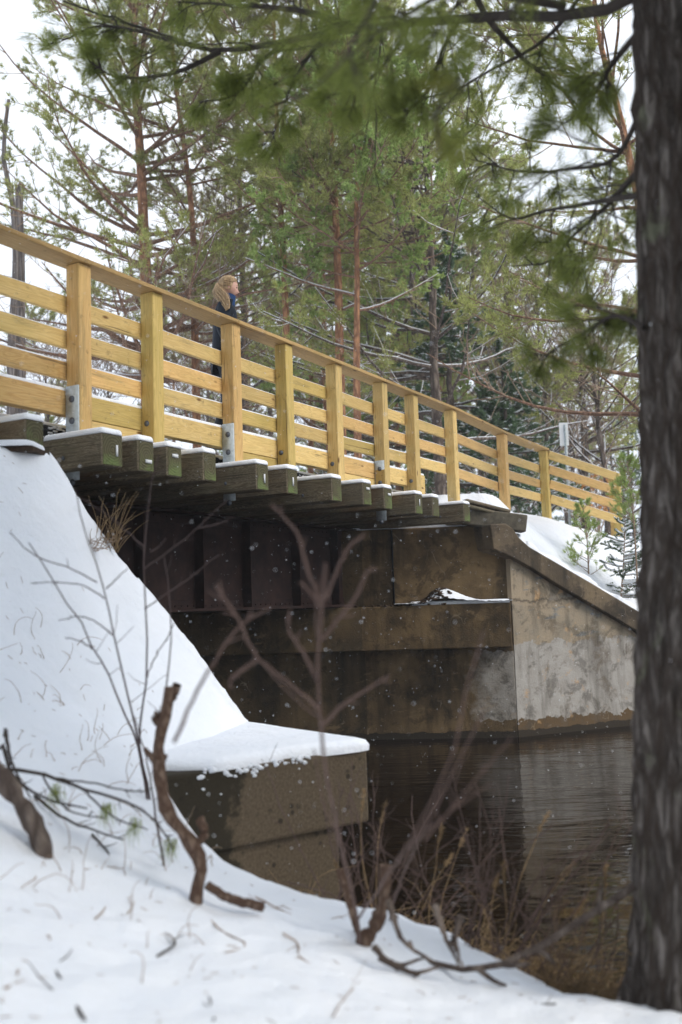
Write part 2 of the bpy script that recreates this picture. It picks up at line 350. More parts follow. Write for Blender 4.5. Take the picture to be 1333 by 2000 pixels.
M_signback = mat_plain('sign_back', (.86, .87, .88), .6, .03)
M_debris = mat_plain('earth_debris', (.05, .032, .02), .95, .5, scale=40)
M_wooddark = mat_plain('old_timber', (.11, .095, .07), .9, .4, scale=12)
def mat_stump():
    return mat_bark('broken_stick_bark', (.15, .10, .07), (.22, .155, .115), (.085, .05, .035), (30, 30, 16), .008)
M_stick = mat_stump()
def mat_water():
    m = Mat('river_water', .04, .5); m.col((.006, .0032, .0016)); m.b.inputs['Specular Tint'].default_value = (1, .86, .74, 1); v = m.co()
    w1 = m.noise(m.n('ShaderNodeMapping', {'Vector': v, 'Scale': (.75, 2.3, 1), 'Rotation': (0, 0, R(-8))}).outputs[0], 1.9, 3, .5, .7)
    w2 = m.noise(m.n('ShaderNodeMapping', {'Vector': v, 'Scale': (1.9, 6.5, 1), 'Rotation': (0, 0, R(-4))}).outputs[0], 1.6, 3, .5, .5)
    patch = m.ramp(m.noise(m.n('ShaderNodeMapping', {'Vector': v, 'Scale': (.5, .8, 1)}).outputs[0], 1.3, 3), [(.38, .25), (.62, 1)])
    m.bump(m.math('MULTIPLY', m.math('ADD', w1, m.math('MULTIPLY', w2, .45)), patch), .4, .03)
    m.b.inputs['IOR'].default_value = 1.3; return m.m
M_water = mat_water()

# ------------------------------------------------------------------ terrain
def rbf(pts, lam=.02):
    pts = np.array(pts, float); A = pts[:, :2]; n = len(A)
    def k(r): return r*r*np.log(r+1e-9)
    K = k(np.linalg.norm(A[:, None]-A[None], axis=-1))+lam*np.eye(n)
    Pm = np.hstack([np.ones((n, 1)), A]); M = np.block([[K, Pm], [Pm.T, np.zeros((3, 3))]])
    w = np.linalg.solve(M, np.concatenate([pts[:, 2], np.zeros(3)]))
    def f(x, y):
        x = np.asarray(x, float); y = np.asarray(y, float); sh = x.shape; q = np.stack([x.ravel(), y.ravel()], 1)
        r = np.linalg.norm(q[:, None]-A[None], axis=-1); return (k(r)@w[:n]+w[n]+q@w[n+1:]).reshape(sh)
    return f
WZ = -1.83
A3 = at(95, 872, 6.7); B3 = at(490, 1410, 7.34); C3 = at(718, 1455, 6.2); D3 = at(310, 1503, 5.36)
ZB = -.86
near_px = [(95, 872, 6.7), (0, 868, 6.65), (-90, 862, 6.6), (0, 884, 6.35), (230, 1056, 6.98), (360, 1232, 7.17), (490, 1412, 7.34), (0, 1100, 5.95), (200, 1180, 6.6), (120, 1000, 6.5),
           (0, 1290, 5.4), (150, 1390, 5.7), (300, 1440, 5.9), (0, 1420, 5.0), (400, 1420, 6.5), (310, 1500, 5.36), (0, 1560, 4.3), (150, 1600, 4.5), (300, 1575, 4.9), (0, 1720, 3.7),
           (0, 1995, 2.75), (300, 1995, 2.85), (666, 1990, 3.0), (1000, 1990, 3.3), (1250, 1965, 3.7), (200, 1750, 3.9), (500, 1850, 3.75), (800, 1900, 3.8),
           (380, 1632, 4.95), (480, 1706, 4.9), (640, 1775, 4.9), (820, 1815, 4.8), (1000, 1885, 4.45), (1090, 1950, 4.0)]
npts = [at(*p) for p in near_px]
for p, dz in (((380, 1632, 5.35), -1.25), ((520, 1706, 5.6), -1.72), ((640, 1775, 5.7), -2.0), ((820, 1815, 5.6), -2.1), ((1000, 1885, 5.2), -2.1), ((1120, 1950, 4.8), -2.1), ((1250, 1900, 4.6), -2.0)):
    q = at(*p); npts.append(np.array([q[0], q[1], dz]))
npts += [np.array(p) for p in [(1.9, 3.6, -1.62), (2.6, 3.9, -1.9), (4, 3.2, -2.1), (4, 1, -1.7), (3, -2, -1.5), (0, 0, -1.32), (-2, 1, -.95), (-4, 3, -.1), (-5, 5.5, .85), (-4.2, 7.2, 1.1), (-2.6, 7.3, 1.1), (-7, 8, 1.1), (-8, 4, .6), (-8, 0, -.1), (0, -5, -1.3), (-8, -5, -.4), (5, -5, -1.5), (-3.3, 7.9, 1.1), (-2.9, 5.3, .75), (1.2, 6.8, -2.4), (3, 6, -2.4), (.35, 5.9, -2.3), (.15, 6.4, -2.5), (.7, 5.6, -2.25), (-.25, 5.75, -2.0), (1.6, 5.2, -2.2)]]
Hn = rbf(npts)
def snoise(x, y, sc, seed):
    g = np.random.default_rng(seed); o = np.zeros_like(x)
    for i in range(6):
        a = g.uniform(0, 2*np.pi); k = sc*g.uniform(.6, 1.9); o += np.sin(k*(x*np.cos(a)+y*np.sin(a))+g.uniform(0, 6.28))
    return o/6
def hnear(x, y):
    x = np.asarray(x, float); y = np.asarray(y, float)
    return Hn(x, y)+.035*snoise(x, y, 3.2, 13)+.024*snoise(x, y, 7, 3)+.014*snoise(x, y, 16, 4)+.007*snoise(x, y, 42, 5)+.004*snoise(x, y, 90, 6)
def side(x, y, P, Q): return (Q[0]-P[0])*(y-P[1])-(Q[1]-P[1])*(x-P[0])
gx = np.concatenate([np.linspace(-16, -4.2, 40), np.linspace(-4.1, 2.9, 240), np.linspace(3, 12, 35)])
gy = np.concatenate([np.linspace(-14, 1, 40), np.linspace(1.05, 7.9, 240), np.linspace(8.05, 16, 30)])
GX, GY = np.meshgrid(gx, gy, indexing='ij')
# pull grid vertices exactly to the wing wall line is not needed: faces past the line are dropped
GZ = np.clip(hnear(GX, GY), -3.5, 1.12)
far_left = GX < -3.4
cutAB = (side(GX, GY, A3, B3) > 0) & (GY > B3[1]-.001) & (GX > A3[0])
cutBD = (side(GX, GY, B3, D3) > .0) & (GX > D3[0]-2) & (GY > D3[1]) & (GZ > ZB-.03)
cut = ((side(GX, GY, A3, B3) > 0) & (GX > A3[0]-.02) & (GX < B3[0]+.3) & (GY > A3[1]-.1)) | ((GX <= A3[0]-.02) & (GY > 7.62+.0*(GX)))
cut |= (GX >= B3[0]+.0) & (GY > 7.33)
cut |= (side(GX, GY, D3, C3) > 0) & (GX > D3[0]+.35) & (side(GX, GY, C3, B3) < 0) & (GY > 5.6)
cut |= (GX > .1) & (GY > 6.15)
idx = np.arange(GX.size).reshape(GX.shape)
fq = np.stack([idx[:-1, :-1], idx[1:, :-1], idx[1:, 1:], idx[:-1, 1:]], -1)
fc = cut[:-1, :-1] | cut[1:, :-1] | cut[1:, 1:] | cut[:-1, 1:]
mb = MB(); mb.add(np.stack([GX, GY, GZ], -1).reshape(-1, 3), quads=fq[~fc])
# clean edge along the wing wall, with a rolled lip of snow
K = 60; tt = np.linspace(0, 1, K)
edge = A3[None]*(1-tt[:, None])+B3[None]*tt[:, None]; edge[:, 0] += .012*np.sin(tt*23)+.008*np.sin(tt*61+1)+rng.normal(0, .006, K)
edge[:, 2] = np.clip(hnear(edge[:, 0], edge[:, 1]), -3, 1.12)
nrm = np.array([-(B3-A3)[1], (B3-A3)[0], 0]); nrm /= np.linalg.norm(nrm)
if nrm[1] < 0: nrm = -nrm
rows = []
for o_, dz in ((-.09, None), (-.04, None), (.0, .0), (.018, -.022), (.02, -.05), (.0, -.075)):
    r_ = edge+nrm*o_
    z = hnear(r_[:, 0], r_[:, 1]) if dz is None else edge[:, 2]+dz
    r_[:, 2] = np.minimum(z+.002+.004*np.sin(tt*90)*(o_ > -.05), 1.13); rows.append(r_)
V = np.stack(rows, 0); i2 = np.arange(V.shape[0]*K).reshape(V.shape[0], K)
mb.add(V.reshape(-1, 3), quads=np.stack([i2[:-1, :-1], i2[1:, :-1], i2[1:, 1:], i2[:-1, 1:]], -1))
o = mb.build('snowy_ground', M_snow, smooth=True); tag(o, kind='structure')
def ground(px, py, lo=2., hi=9.):
    r = ray(px, py); prev = lo
    for d in np.linspace(lo, hi, 350):
        p = r*d/r[1]
        if p[2] < hnear(p[0], p[1]): return p
    return r*4.5/r[1]

# far bank
WALL = [(-30, 15.2), (-3.2, 14.2), (.3, 14.0), (2.3, 13.75), (4.14, 14.64), (5.6, 15.35), (9, 16.5), (30, 19)]
def wl(x): return np.interp(x, [w[0] for w in WALL], [w[1] for w in WALL])
wd = np.array([4.14-2.3, 14.64-13.75, 0.]); wd /= np.linalg.norm(wd); wn_ = np.array([wd[1], -wd[0], 0.])   # wing direction, outward normal
W0 = np.array([2.3, 13.75, 0.])
def on_wing(px, py, off=0.):
    r = ray(px, py); s = ((W0+wn_*off)@wn_)/(r@wn_); return r*s
cop_top = [on_wing(*p, .08) for p in [(988, 1022), (1003, 1032), (1015, 1050), (1035, 1068), (1090, 1100), (1160, 1141), (1245, 1192), (1330, 1245)]]
fpts = []
for t, y, x in ((7.35, 962, 890), (9.42, 992, 990), (11.54, 1011, 1070)):
    p = fr(t, .05, 0); q = at(x, y, p[1]); fpts.append((p[0], p[1], q[2]))
    fpts.append(tuple(fr(t, 2.5, 0)[:2])+(q[2]-.02,)); fpts.append(tuple(fr(t, 5, 0)[:2])+(q[2]-.15,))
zt = fpts[0][2]
for px, py, d in ((1120, 1031, 18.0), (1200, 1052, 17.6), (1160, 1090, 16.3), (1240, 1150, 15.6), (1100, 1050, 16.3), (1050, 1040, 15.4), (945, 968, 14.3)): q = at(px, py, d); fpts.append(tuple(q))
for p in cop_top[3:]: q = p-wn_*.45; fpts.append((q[0], q[1], q[2]-.01))
q = cop_top[1]-wn_*.6; fpts.append((q[0], q[1], 1.22))
fpts += [(-3, 15.5, 1.15), (-3, 19, 1.1), (-8, 20, .8), (-8, 15.8, -1), (-16, 22, .8), (-16, 16, -1.7), (-8, 30, 1.0), (3, 30, 1.0), (12, 30, .9), (8, 18.3, -1.5), (10, 22, -.1), (7, 20, .6), (16, 20, -1.6), (16, 30, .8), (-16, 40, 1), (16, 40, 1.1), (0, 40, 1.1), (6, 24, 1.0), (7, 17, -1.5)]
Hf = rbf(fpts, .01)
gx = np.concatenate([np.linspace(-120, -17, 24), np.linspace(-16, -3.4, 40), np.linspace(-3.3, 7.5, 170), np.linspace(7.8, 17, 35), np.linspace(18, 120, 24)])
s_ = np.concatenate([np.linspace(0, 8, 140), np.linspace(8.2, 28, 60), np.geomspace(29, 260, 25)])
GX, SS = np.meshgrid(gx, s_, indexing='ij'); GY = wl(GX)+.12+SS
base = Hf(np.clip(GX, -16, 16), np.clip(GY, 13, 40))
GZ = base+.018*snoise(GX, GY, 4, 8)+.006*snoise(GX, GY, 15, 9)
GZ = np.where(GY > 30, 1.0+.25*snoise(GX, GY, .1, 5)+(base-1.0)*np.clip((40-GY)/10, 0, 1), GZ)
# keep snow behind the wing coping and the backwall
beh = ((GX > -3.4) & (GX < 2.3) & (SS < .5)); GZ = np.where(beh, np.minimum(GZ, 1.12), GZ)
tg_ = (GX-P0[0])*ct+(GY-P0[1])*st_; ug_ = -(GX-P0[0])*st_+(GY-P0[1])*ct
GZ = np.minimum(GZ, np.where(ug_ > -.5, np.interp(tg_, [6.7, 7.25, 7.7, 9.4], [1.12, 1.50, 1.60, 1.58]), 9)); GZ = np.where((tg_ < 6.7) & (ug_ > -1.2) & (ug_ < 6), np.minimum(GZ, 1.0), GZ)
idx = np.arange(GX.size).reshape(GX.shape); fq = np.stack([idx[:-1, :-1], idx[1:, :-1], idx[1:, 1:], idx[:-1, 1:]], -1)
mb = MB(); mb.add(np.stack([GX, GY, GZ], -1).reshape(-1, 3), quads=fq)
# bank foot below the front edge so nothing floats
r0 = np.stack([gx, wl(gx)+.12, GZ[:, 0]], -1); r1 = r0.copy(); r1[:, 2] = -3
v = np.concatenate([r0, r1]); n = len(gx); mb.add(v, quads=[[i, i+1, n+i+1, n+i] for i in range(n-1)])
o = mb.build('far_bank', M_snow, smooth=True); tag(o, kind='structure')
def gfar(x, y):
    return float(Hf(np.array([np.clip(x, -16, 16)]), np.array([np.clip(y, 13, 40)]))[0]) if y < 40 else 1.1
# river bed & water
mb = MB(); mb.add([(-200, -60, -3.4), (200, -60, -3.4), (200, 300, -3.4), (-200, 300, -3.4)], quads=[[0, 1, 2, 3]]); tag(mb.build('river_bed', M_debris), kind='structure')
mb = MB(); mb.add([(-200, -60, WZ), (200, -60, WZ), (200, 30, WZ), (-200, 30, WZ)], quads=[[0, 1, 2, 3]]); tag(mb.build('river_water', M_water), kind='structure')

# ------------------------------------------------------------------ prisms for concrete
def prism(poly, z0, z1, name, mat, parent, bev=.015, frame=None):
    """plan polygon extruded between z0 and z1, bevelled; frame = (origin, xdir) gives the object its own axes along the wall"""
    import bmesh
    bm = bmesh.new(); org = np.array(frame[0]) if frame else np.array(parent['_loc']); a = math.atan2(frame[1][1], frame[1][0]) if frame else 0.
    M = Matrix.Rotation(a, 4, 'Z'); M.translation = Vector(org); Mi = M.inverted()
    lo = [bm.verts.new(Mi@Vector((p[0], p[1], z0))) for p in poly]; hi = [bm.verts.new(Mi@Vector((p[0], p[1], z1 if not hasattr(z1, '__len__') else z1[i]))) for i, p in enumerate(poly)]
    bm.faces.new(lo[::-1]); bm.faces.new(hi); n = len(poly)
    for i in range(n): bm.faces.new((lo[i], lo[(i+1) % n], hi[(i+1) % n], hi[i]))
    bmesh.ops.recalc_face_normals(bm, faces=bm.faces[:])
    if bev: bmesh.ops.bevel(bm, geom=bm.edges[:], offset=bev, segments=2, affect='EDGES', profile=.5)
    me = bpy.data.meshes.new(name); bm.to_mesh(me); bm.free(); me.materials.append(mat)
    o = bpy.data.objects.new(name, me); COL.objects.link(o); o.parent = parent
    Lm = Matrix.Translation(-Vector(parent['_loc']))@M; o.matrix_local = Lm; return o
def extrude_profile(pts3, nrm, th, name, mat, parent, frame, bev=.02, smooth=False):
    """polygon of 3D points lying in a vertical plane, given thickness backwards along -nrm"""
    import bmesh
    bm = bmesh.new(); a = math.atan2(frame[1][1], frame[1][0]); M = Matrix.Rotation(a, 4, 'Z'); M.translation = Vector(frame[0]); Mi = M.inverted()
    f = [bm.verts.new(Mi@Vector(p)) for p in pts3]; b = [bm.verts.new(Mi@Vector(np.array(p)-np.array(nrm)*th)) for p in pts3]
    bm.faces.new(f); bm.faces.new(b[::-1]); n = len(f)
    for i in range(n): bm.faces.new((f[(i+1) % n], f[i], b[i], b[(i+1) % n]))
    bmesh.ops.recalc_face_normals(bm, faces=bm.faces[:])
    if bev: bmesh.ops.bevel(bm, geom=bm.edges[:], offset=bev, segments=3, affect='EDGES', profile=.5)
    me = bpy.data.meshes.new(name); bm.to_mesh(me); bm.free(); me.materials.append(mat)
    o = bpy.data.objects.new(name, me); COL.objects.link(o); o.parent = parent; o.matrix_local = Matrix.Translation(-Vector(parent['_loc']))@M; return o
def snow_slab(poly, z, th, name, parent, grow=.01, seed=1, ragged=.012):
    """rounded snow lying on a polygon top (z may be a function)"""
    poly = np.array(poly, float); c = poly.mean(0); P = []
    n = len(poly)
    for i in range(n):
        a, b = poly[i], poly[(i+1) % n]; m = max(2, int(np.linalg.norm(b-a)/.05))
        for k in range(m): P.append(a+(b-a)*k/m)
    P = np.array(P); g = np.random.default_rng(seed); N = len(P)
    for _ in range(2): P = (P+np.roll(P, 1, 0)+np.roll(P, -1, 0))/3*.35+P*.65
    jit = np.convolve(np.tile(g.normal(0, 1, N), 3), np.ones(5)/5, 'same')[N:2*N]*ragged
    zf = z if callable(z) else (lambda x, y: z)
    rows = []
    d = unit(c-P)
    for ins, h in ((-grow, 0.), (-grow*1.3, th*.45), (.01, th*.85), (.035, th), (.09, th*1.02)):
        q = P+d*(ins+jit[:, None]*(1 if ins < .02 else .3)); rows.append(np.column_stack([q, [zf(*a)+h for a in q]]))
    cen = np.array([[c[0], c[1], zf(*c)+th*1.02]])
    V = np.concatenate(rows+[cen]); m = MB(); qd = []; L_ = len(rows)
    for r_ in range(L_-1):
        for i in range(N): qd.append([r_*N+i, r_*N+(i+1) % N, (r_+1)*N+(i+1) % N, (r_+1)*N+i])
    tr = [[(L_-1)*N+i, (L_-1)*N+(i+1) % N, L_*N] for i in range(N)]
    m.add(V, tr, qd); return m.build(name, M_snow, parent, smooth=True)

# ------------------------------------------------------------------ far abutment
fa = thing('concrete_abutment', 'long stained concrete abutment with ledge and sloping wing wall across the river', 'abutment', (0, 14, WZ))
wf = ((.0, 14.0, 0.), (1., -.1, 0))    # wall frame
def shift(poly, dy): return [(x, y+dy) for x, y in poly]
face = [(-3.4, 14.22), (.3, 14.0), (2.3, 13.75)]
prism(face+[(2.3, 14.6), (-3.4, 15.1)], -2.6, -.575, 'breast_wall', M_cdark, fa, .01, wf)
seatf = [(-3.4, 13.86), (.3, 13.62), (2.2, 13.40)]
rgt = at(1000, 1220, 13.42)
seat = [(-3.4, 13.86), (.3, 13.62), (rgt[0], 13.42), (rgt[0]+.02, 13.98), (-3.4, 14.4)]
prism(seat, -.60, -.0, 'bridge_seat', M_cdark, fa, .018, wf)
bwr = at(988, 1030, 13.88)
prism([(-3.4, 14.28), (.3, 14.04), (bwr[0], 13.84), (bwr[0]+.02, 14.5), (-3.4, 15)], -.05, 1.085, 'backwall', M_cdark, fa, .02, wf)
# wing wall with its sloped coping
cb = [on_wing(*p) for p in [(978, 1040), (1010, 1075), (1060, 1110), (1160, 1165), (1245, 1215), (1330, 1262)]]
cb[0] = W0+wd*.012+np.array([0, 0, cb[0][2]-.02])
wp = [on_wing(978, 1460)*1.0]+cb+[np.array([cb[-1][0], cb[-1][1], -2.6])]
wp[0] = np.array([cb[0][0], cb[0][1], -2.6])
extrude_profile(wp, wn_, .4, 'wing_wall', M_cwing, fa, (W0, wd), .006)
lowr = [on_wing(*p, .1) for p in [(1330, 1300), (1245, 1232), (1170, 1188), (1100, 1148), (1040, 1110), (1000, 1088), (965, 1072)]]
topr = [on_wing(*p, .1) for p in [(958, 1024), (988, 1022), (1003, 1032), (1015, 1050), (1035, 1068), (1090, 1100), (1160, 1141), (1245, 1192), (1330, 1245)]]
extrude_profile(topr+lowr, wn_, .5, 'coping', M_ccop, fa, (W0, wd), .018)
# snow along coping top
m = MB(); pl = [p-wn_*.14+np.array([0, 0, .005]) for p in topr[3:]]
pl = np.array(pl); tq = np.linspace(0, len(pl)-1, 60); pl = np.stack([np.interp(tq, range(len(pl)), pl[:, i]) for i in range(3)], -1)
pl += wn_[None]*rng.normal(0, .012, (60, 1)); m.tubes(pl, .085+.02*np.sin(tq*7)[None], 10, cap=True); m.build('snow_strip', M_snow, fa, True)
snow_slab([(bwr[0]-.62, 13.86), (bwr[0]-.02, 13.83), (bwr[0]-.0, 14.4), (bwr[0]-.62, 14.45)], 1.085, .045, 'snow_patch', fa, .0, 3)
sx0 = at(840, 1180, 13.5)[0]
snow_slab([(.9, 13.62), (rgt[0]-.01, 13.43), (rgt[0], 13.86), (.9, 14.0)], -.0, .05, 'snow_patch', fa, .0, 4)
m = MB()   # heap of earth and snow on the ledge
hc = at(860, 1165, 13.72); gxx = np.linspace(-.62, .95, 50); gyy = np.linspace(-.24, .24, 16); hh = np.array([[.20*math.exp(-(a/(.17 if a < 0 else .36))**2)*math.exp(-(b/.22)**2) for b in gyy] for a in gxx])
hh += rng.normal(0, .004, hh.shape); V = np.array([[hc[0]+a, 13.72-.1*a+b, .028+hh[i, j]] for i, a in enumerate(gxx) for j, b in enumerate(gyy)])
ii = np.arange(len(gxx)*len(gyy)).reshape(len(gxx), -1); m.add(V, quads=np.stack([ii[:-1, :-1], ii[1:, :-1], ii[1:, 1:], ii[:-1, 1:]], -1)); m.build('snow_heap', M_snow, fa, True)
m = MB()
for k in range(110):
    a = rng.normal(-.14, .11); b = rng.uniform(-.24, .02); 
    if a > .35: continue
    zz = .028+.20*math.exp(-(a/(.17 if a < 0 else .36))**2)*math.exp(-(b/.22)**2)
    m.blob((hc[0]+a, 13.72-.1*a+b, zz), np.array([.028, .02, .012])*rng.uniform(.4, 1.5), 6, 4, .2)
for k in range(260): a = rng.uniform(-2.6, .1); m.blob((hc[0]+a, 13.74-.1*a+rng.uniform(-.25, .2), .008), np.array([.02, .016, .01])*rng.uniform(.4, 1.6), 5, 3, .2)
tag(m.build('debris', M_debris, fa), kind='stuff')
# expansion joint on the backwall
jb = at(768, 1100, 13.94); m = MB(); m.box((jb[0], 13.985, .54), (.022, .03, 1.04)); m.build('joint', M_black, fa)

# ------------------------------------------------------------------ near abutment
na = thing('concrete_abutment', 'snow-topped concrete block and wall end jutting towards the river, near bank', 'abutment', (C3[0], C3[1], -1.9))
def P2(p, a=0, b=0): e = unit(D3[:2]-C3[:2]); f = unit(B3[:2]-C3[:2]); return tuple(np.array(p[:2])+e*a+f*b)
xe = -unit(D3[:2]-C3[:2])
o = prism([P2(C3), P2(D3, .35), P2(D3, .35, 1.2), P2(C3, 0, 1.4)], -1.30, ZB, 'bearing_block', M_block, na, .02, ((C3[0]+xe[0]*-.55, C3[1]+xe[1]*-.55, -1.1), xe))
prism([P2(C3, .20, .05), P2(D3, .3, .05), P2(D3, .3, 1.2), P2(C3, .20, 1.3)], -2.6, -1.295, 'lower_wall', M_block, na, .015, ((C3[0]+xe[0]*-.5, C3[1]+xe[1]*-.5, -1.9), xe))
e = unit(D3[:2]-C3[:2]); f = unit(B3[:2]-C3[:2])
snow_slab([P2(C3, .01, .02), P2(D3, -.35), P2(D3, .25, .5), P2(B3, .5, -.05), P2(B3, -.0, -.0)], lambda x, y: ZB-.012, .075, 'snow_cap', na, .010, 8, .03)
# wing wall underneath the snow edge
ed2 = [A3-[0, 0, .10], B3-[0, 0, .10]]
wn2 = nrm
extrude_profile([A3-[0, 0, .22], B3-[0, 0, .22], np.array([B3[0], B3[1], -2.6]), np.array([A3[0], A3[1], -2.6])], wn2, .06, 'wing_wall', M_cdark, na, (A3, unit(B3-A3)), .01)
aL = np.array([-4.5, A3[1]+.02]); prism([(aL[0], aL[1]-.02), (A3[0], A3[1]-.02), (A3[0]+.005, A3[1]+.3), (aL[0], aL[1]+.3)], -2.6, 1.07, 'end_wall', M_cdark, na, .01)
prism([(aL[0], aL[1]-.34), (A3[0]-.02, A3[1]-.28), (A3[0], A3[1]-.0), (aL[0], aL[1]+.02)], 1.085, 1.12, 'cap', M_debris, na, .004)
snow_slab([(aL[0], aL[1]-.36), (A3[0]-.02, A3[1]-.30), (A3[0]+.0, A3[1]+.0), (aL[0], aL[1]+.0)], 1.121, .04, 'snow_cap', na, .0, 12, .01)
m = MB()   # snow clinging to the face of the block and dark lichen spots
for k in range(60):
    a = rng.choice([.5, .62, .8, .95, 1.1])+rng.normal(0, .05); zz = ZB+.01-abs(rng.normal(0, .035))-(.0 if rng.random() < .9 else rng.uniform(0, .15)); p = P2(C3, a, -.004)
    m.blob((p[0], p[1], zz), np.array([.016, .006, .010])*rng.uniform(.3, 1.3), 6, 4, .25)
tag(m.build('clinging_snow', M_snow, na, True), kind='stuff')

# ------------------------------------------------------------------ bridge
ZT = 1.35    # top of ties
br = thing('girder_bridge', 'steel girder bridge on heavy timber ties capped with snow', 'bridge', fr(0, 0, -P0[2]), None)
br.rotation_euler.z = HD
KK = .935
raw = dict(a=(-.52, -.34), b=(.24, .48), c=(.69, .89), d=(1.08, 1.28), e=(1.56, 1.75), f=(2.44, 2.65), g=(2.98, 3.18), h=(3.9, 4.11), i=(4.57, 4.77), j=(5.17, 5.38), k=(6.03, 6.24), l=(6.58, 6.78), m=(7.7, 7.92), n=(8.2, 8.4))
ties = [tuple(t-(1-KK)*(t+5.58) for t in raw[k]) for k in 'abcdefghijklmn']
ties = [(-2.45, -2.25), (-1.9, -1.7), (-1.42, -1.21)]+ties
# ties hidden in the shade between the ones seen from here
ends = {}
def snowcap(w, l, th, parent, name='snow'):
    import bmesh
    key = ('snow', round(w, 2), round(l, 2))
    if key not in _bx:
        bm = bmesh.new(); bmesh.ops.create_cube(bm, size=1)
        for v in bm.verts: v.co = Vector((v.co.x*l, v.co.y*w, v.co.z*th))
        top = [e for e in bm.edges if all(v.co.z > 0 for v in e.verts)]+[e for e in bm.edges if abs(e.verts[0].co.z-e.verts[1].co.z) > 1e-4]
        bmesh.ops.bevel(bm, geom=top, offset=th*.75, segments=4, affect='EDGES', profile=.5)
        for f_ in bm.faces: f_.smooth = True
        me = bpy.data.meshes.new('snow'); bm.to_mesh(me); bm.free(); me.materials.append(M_snow); _bx[key] = me
    o = bpy.data.objects.new(name, _bx[key]); COL.objects.link(o); o.parent = parent; return o
tagpos = {4: ('v', .04, .0), 5: ('h', .02, -.04), 6: ('h', .0, .05), 8: ('v', .02, -.01), 9: ('v', 0., -.0), 11: ('h', .0, .06), 12: ('h', .02, .05), 13: ('v', .0, .02), 16: ('v', .02, .0), 2: ('v', .02, -.03), 3: None}
tie_h = .245; long_inset = 4.9
for i, (t0, t1) in enumerate(ties):
    w = t1-t0; u0 = -.33+rng.normal(0, .012); tm = (t0+t1)/2; zz = ZT+rng.normal(0, .003)
    o = beam('bridge_tie', (tm, u0, zz-tie_h/2), (tm, long_inset, zz-tie_h/2), w, tie_h, M_tie, br, .009)
    L_ = long_inset-u0
    # end face slab: the green weathered end grain
    e_ = beam('end_grain', (-L_/2-.004, 0, 0), (-L_/2+.004, 0, 0), w-.02, tie_h-.02, M_tie_end, o, .001)
    sl = .62 if i not in (3,) else .62
    s_o = snowcap(w+.012, .62, .048, o); s_o.location = (-L_/2+.30, 0, tie_h/2+.022)
    if tagpos.get(i):
        k_, dy, dz = tagpos[i]; d = (.003, .022, .085) if k_ == 'v' else (.003, .075, .028)
        mm = MB(); mm.box((0, 0, 0), d); tg = bpy.data.objects.new('date_tag', mm.mesh('date_tag', M_tagm)); COL.objects.link(tg); tg.parent = o; tg.location = (-L_/2-.0095, -dy, dz)
for t in (1.62, 2.72, 3.45, 3.72, 4.35, 5.1, 5.85, 6.25, 6.72):     # shorter inner blocking between ties (seen only from underneath)
    pass
# girders
def girder(u, label=None):
    g = MB(); t0, t1 = -1.3, 7.62
    o = beam('girder', (t0, u, .56), (t1, u, .56), .014, 1.06, M_rust, br, .002)
    L_ = t1-t0
    for z, w in ((-.535, .34), (.535, .34)):
        beam('flange', (-L_/2, 0, z), (L_/2, 0, z), w, .03, M_rust, o, .004)
    for dz in (-.47, .47): beam('flange_angle', (-L_/2, -.012, dz), (L_/2, -.012, dz), .012, .10, M_rust, o, .002)
    return o, L_, t0
for gi, u in enumerate((1.5, 3.4)):
    o, L_, t0 = girder(u)
    for t in (0.3, 1.3, 2.3, 3.3, 4.22, 5.33, 6.33, 7.3):
        for s in (-1, 1):
            beam('stiffener', (t-t0-L_/2, s*.075, -.515), (t-t0-L_/2, s*.075, .515), .012, .13, M_rust, o, .002, up=(0, 1, 0))
            beam('stiffener', (t-t0-L_/2+.03, s*.014, -.5), (t-t0-L_/2+.03, s*.014, .5), .08, .012, M_rust, o, .002, up=(0, 1, 0))
    m = MB()
    for x in np.arange(-L_/2+.05, L_/2, .11):
        for z in (-.485, .485): m.blob((x, -.022, z), (.013, .009, .013), 6, 4)
    for t in (4.22, 5.33, 6.33, 7.3):
        for z in np.arange(-.42, .43, .11): m.blob((t-t0-L_/2+.045, -.024, z), (.013, .009, .013), 6, 4)
    me = m.mesh('rivets', M_rust, True); rv = bpy.data.objects.new('rivets', me); COL.objects.link(rv); rv.parent = o; tag(rv, kind='stuff')
    for t in (7.2,): beam('bearing_plate', (t-t0-L_/2-.25, 0, -.565), (t-t0-L_/2+.2, 0, -.565), .4, .035, M_rust, o, .003)
for t in (.8, 3.3, 5.9):
    beam('cross_frame', (t, 1.51, .15), (t, 3.39, 1.0), .08, .08, M_rust, br, .004); beam('cross_frame', (t, 1.51, 1.0), (t, 3.39, .15), .08, .08, M_rust, br, .004)
# black tar deck edge with snow, above the ties
dk = beam('deck_mat', (-3.2, 2.6, ZT+.075), (7.1, 2.6, ZT+.075), 4.6, .14, M_black, br, .02)
sn = beam('snow_cover', (-5.12, .0, .085), (5.12, .0, .085), 4.55, .03, M_snow, dk, .012, seg=2)
m = MB()
for k in range(900):
    t = rng.uniform(-5.1, 5.1); z = rng.uniform(-.06, .075)**1; m.blob((t, -2.302, z), np.array([.022, .007, .007])*rng.uniform(.4, 1.7), 5, 3, .25)
me = m.mesh('snow_crumbs', M_snow, True); cr_ = bpy.data.objects.new('snow_crumbs', me); COL.objects.link(cr_); cr_.parent = dk; tag(cr_, kind='stuff')
# hanging hook bolts under the ties
for (t0, t1) in ties[3:]:
    m = MB(); m.blob((0, 0, 0), (.018, .014, .018), 6, 4)
    bo = bpy.data.objects.new('bolt_head', m.mesh('bolt_head', M_bolt, True)); COL.objects.link(bo); bo.parent = br; bo.location = (t0-.006, .03, ZT-.16)

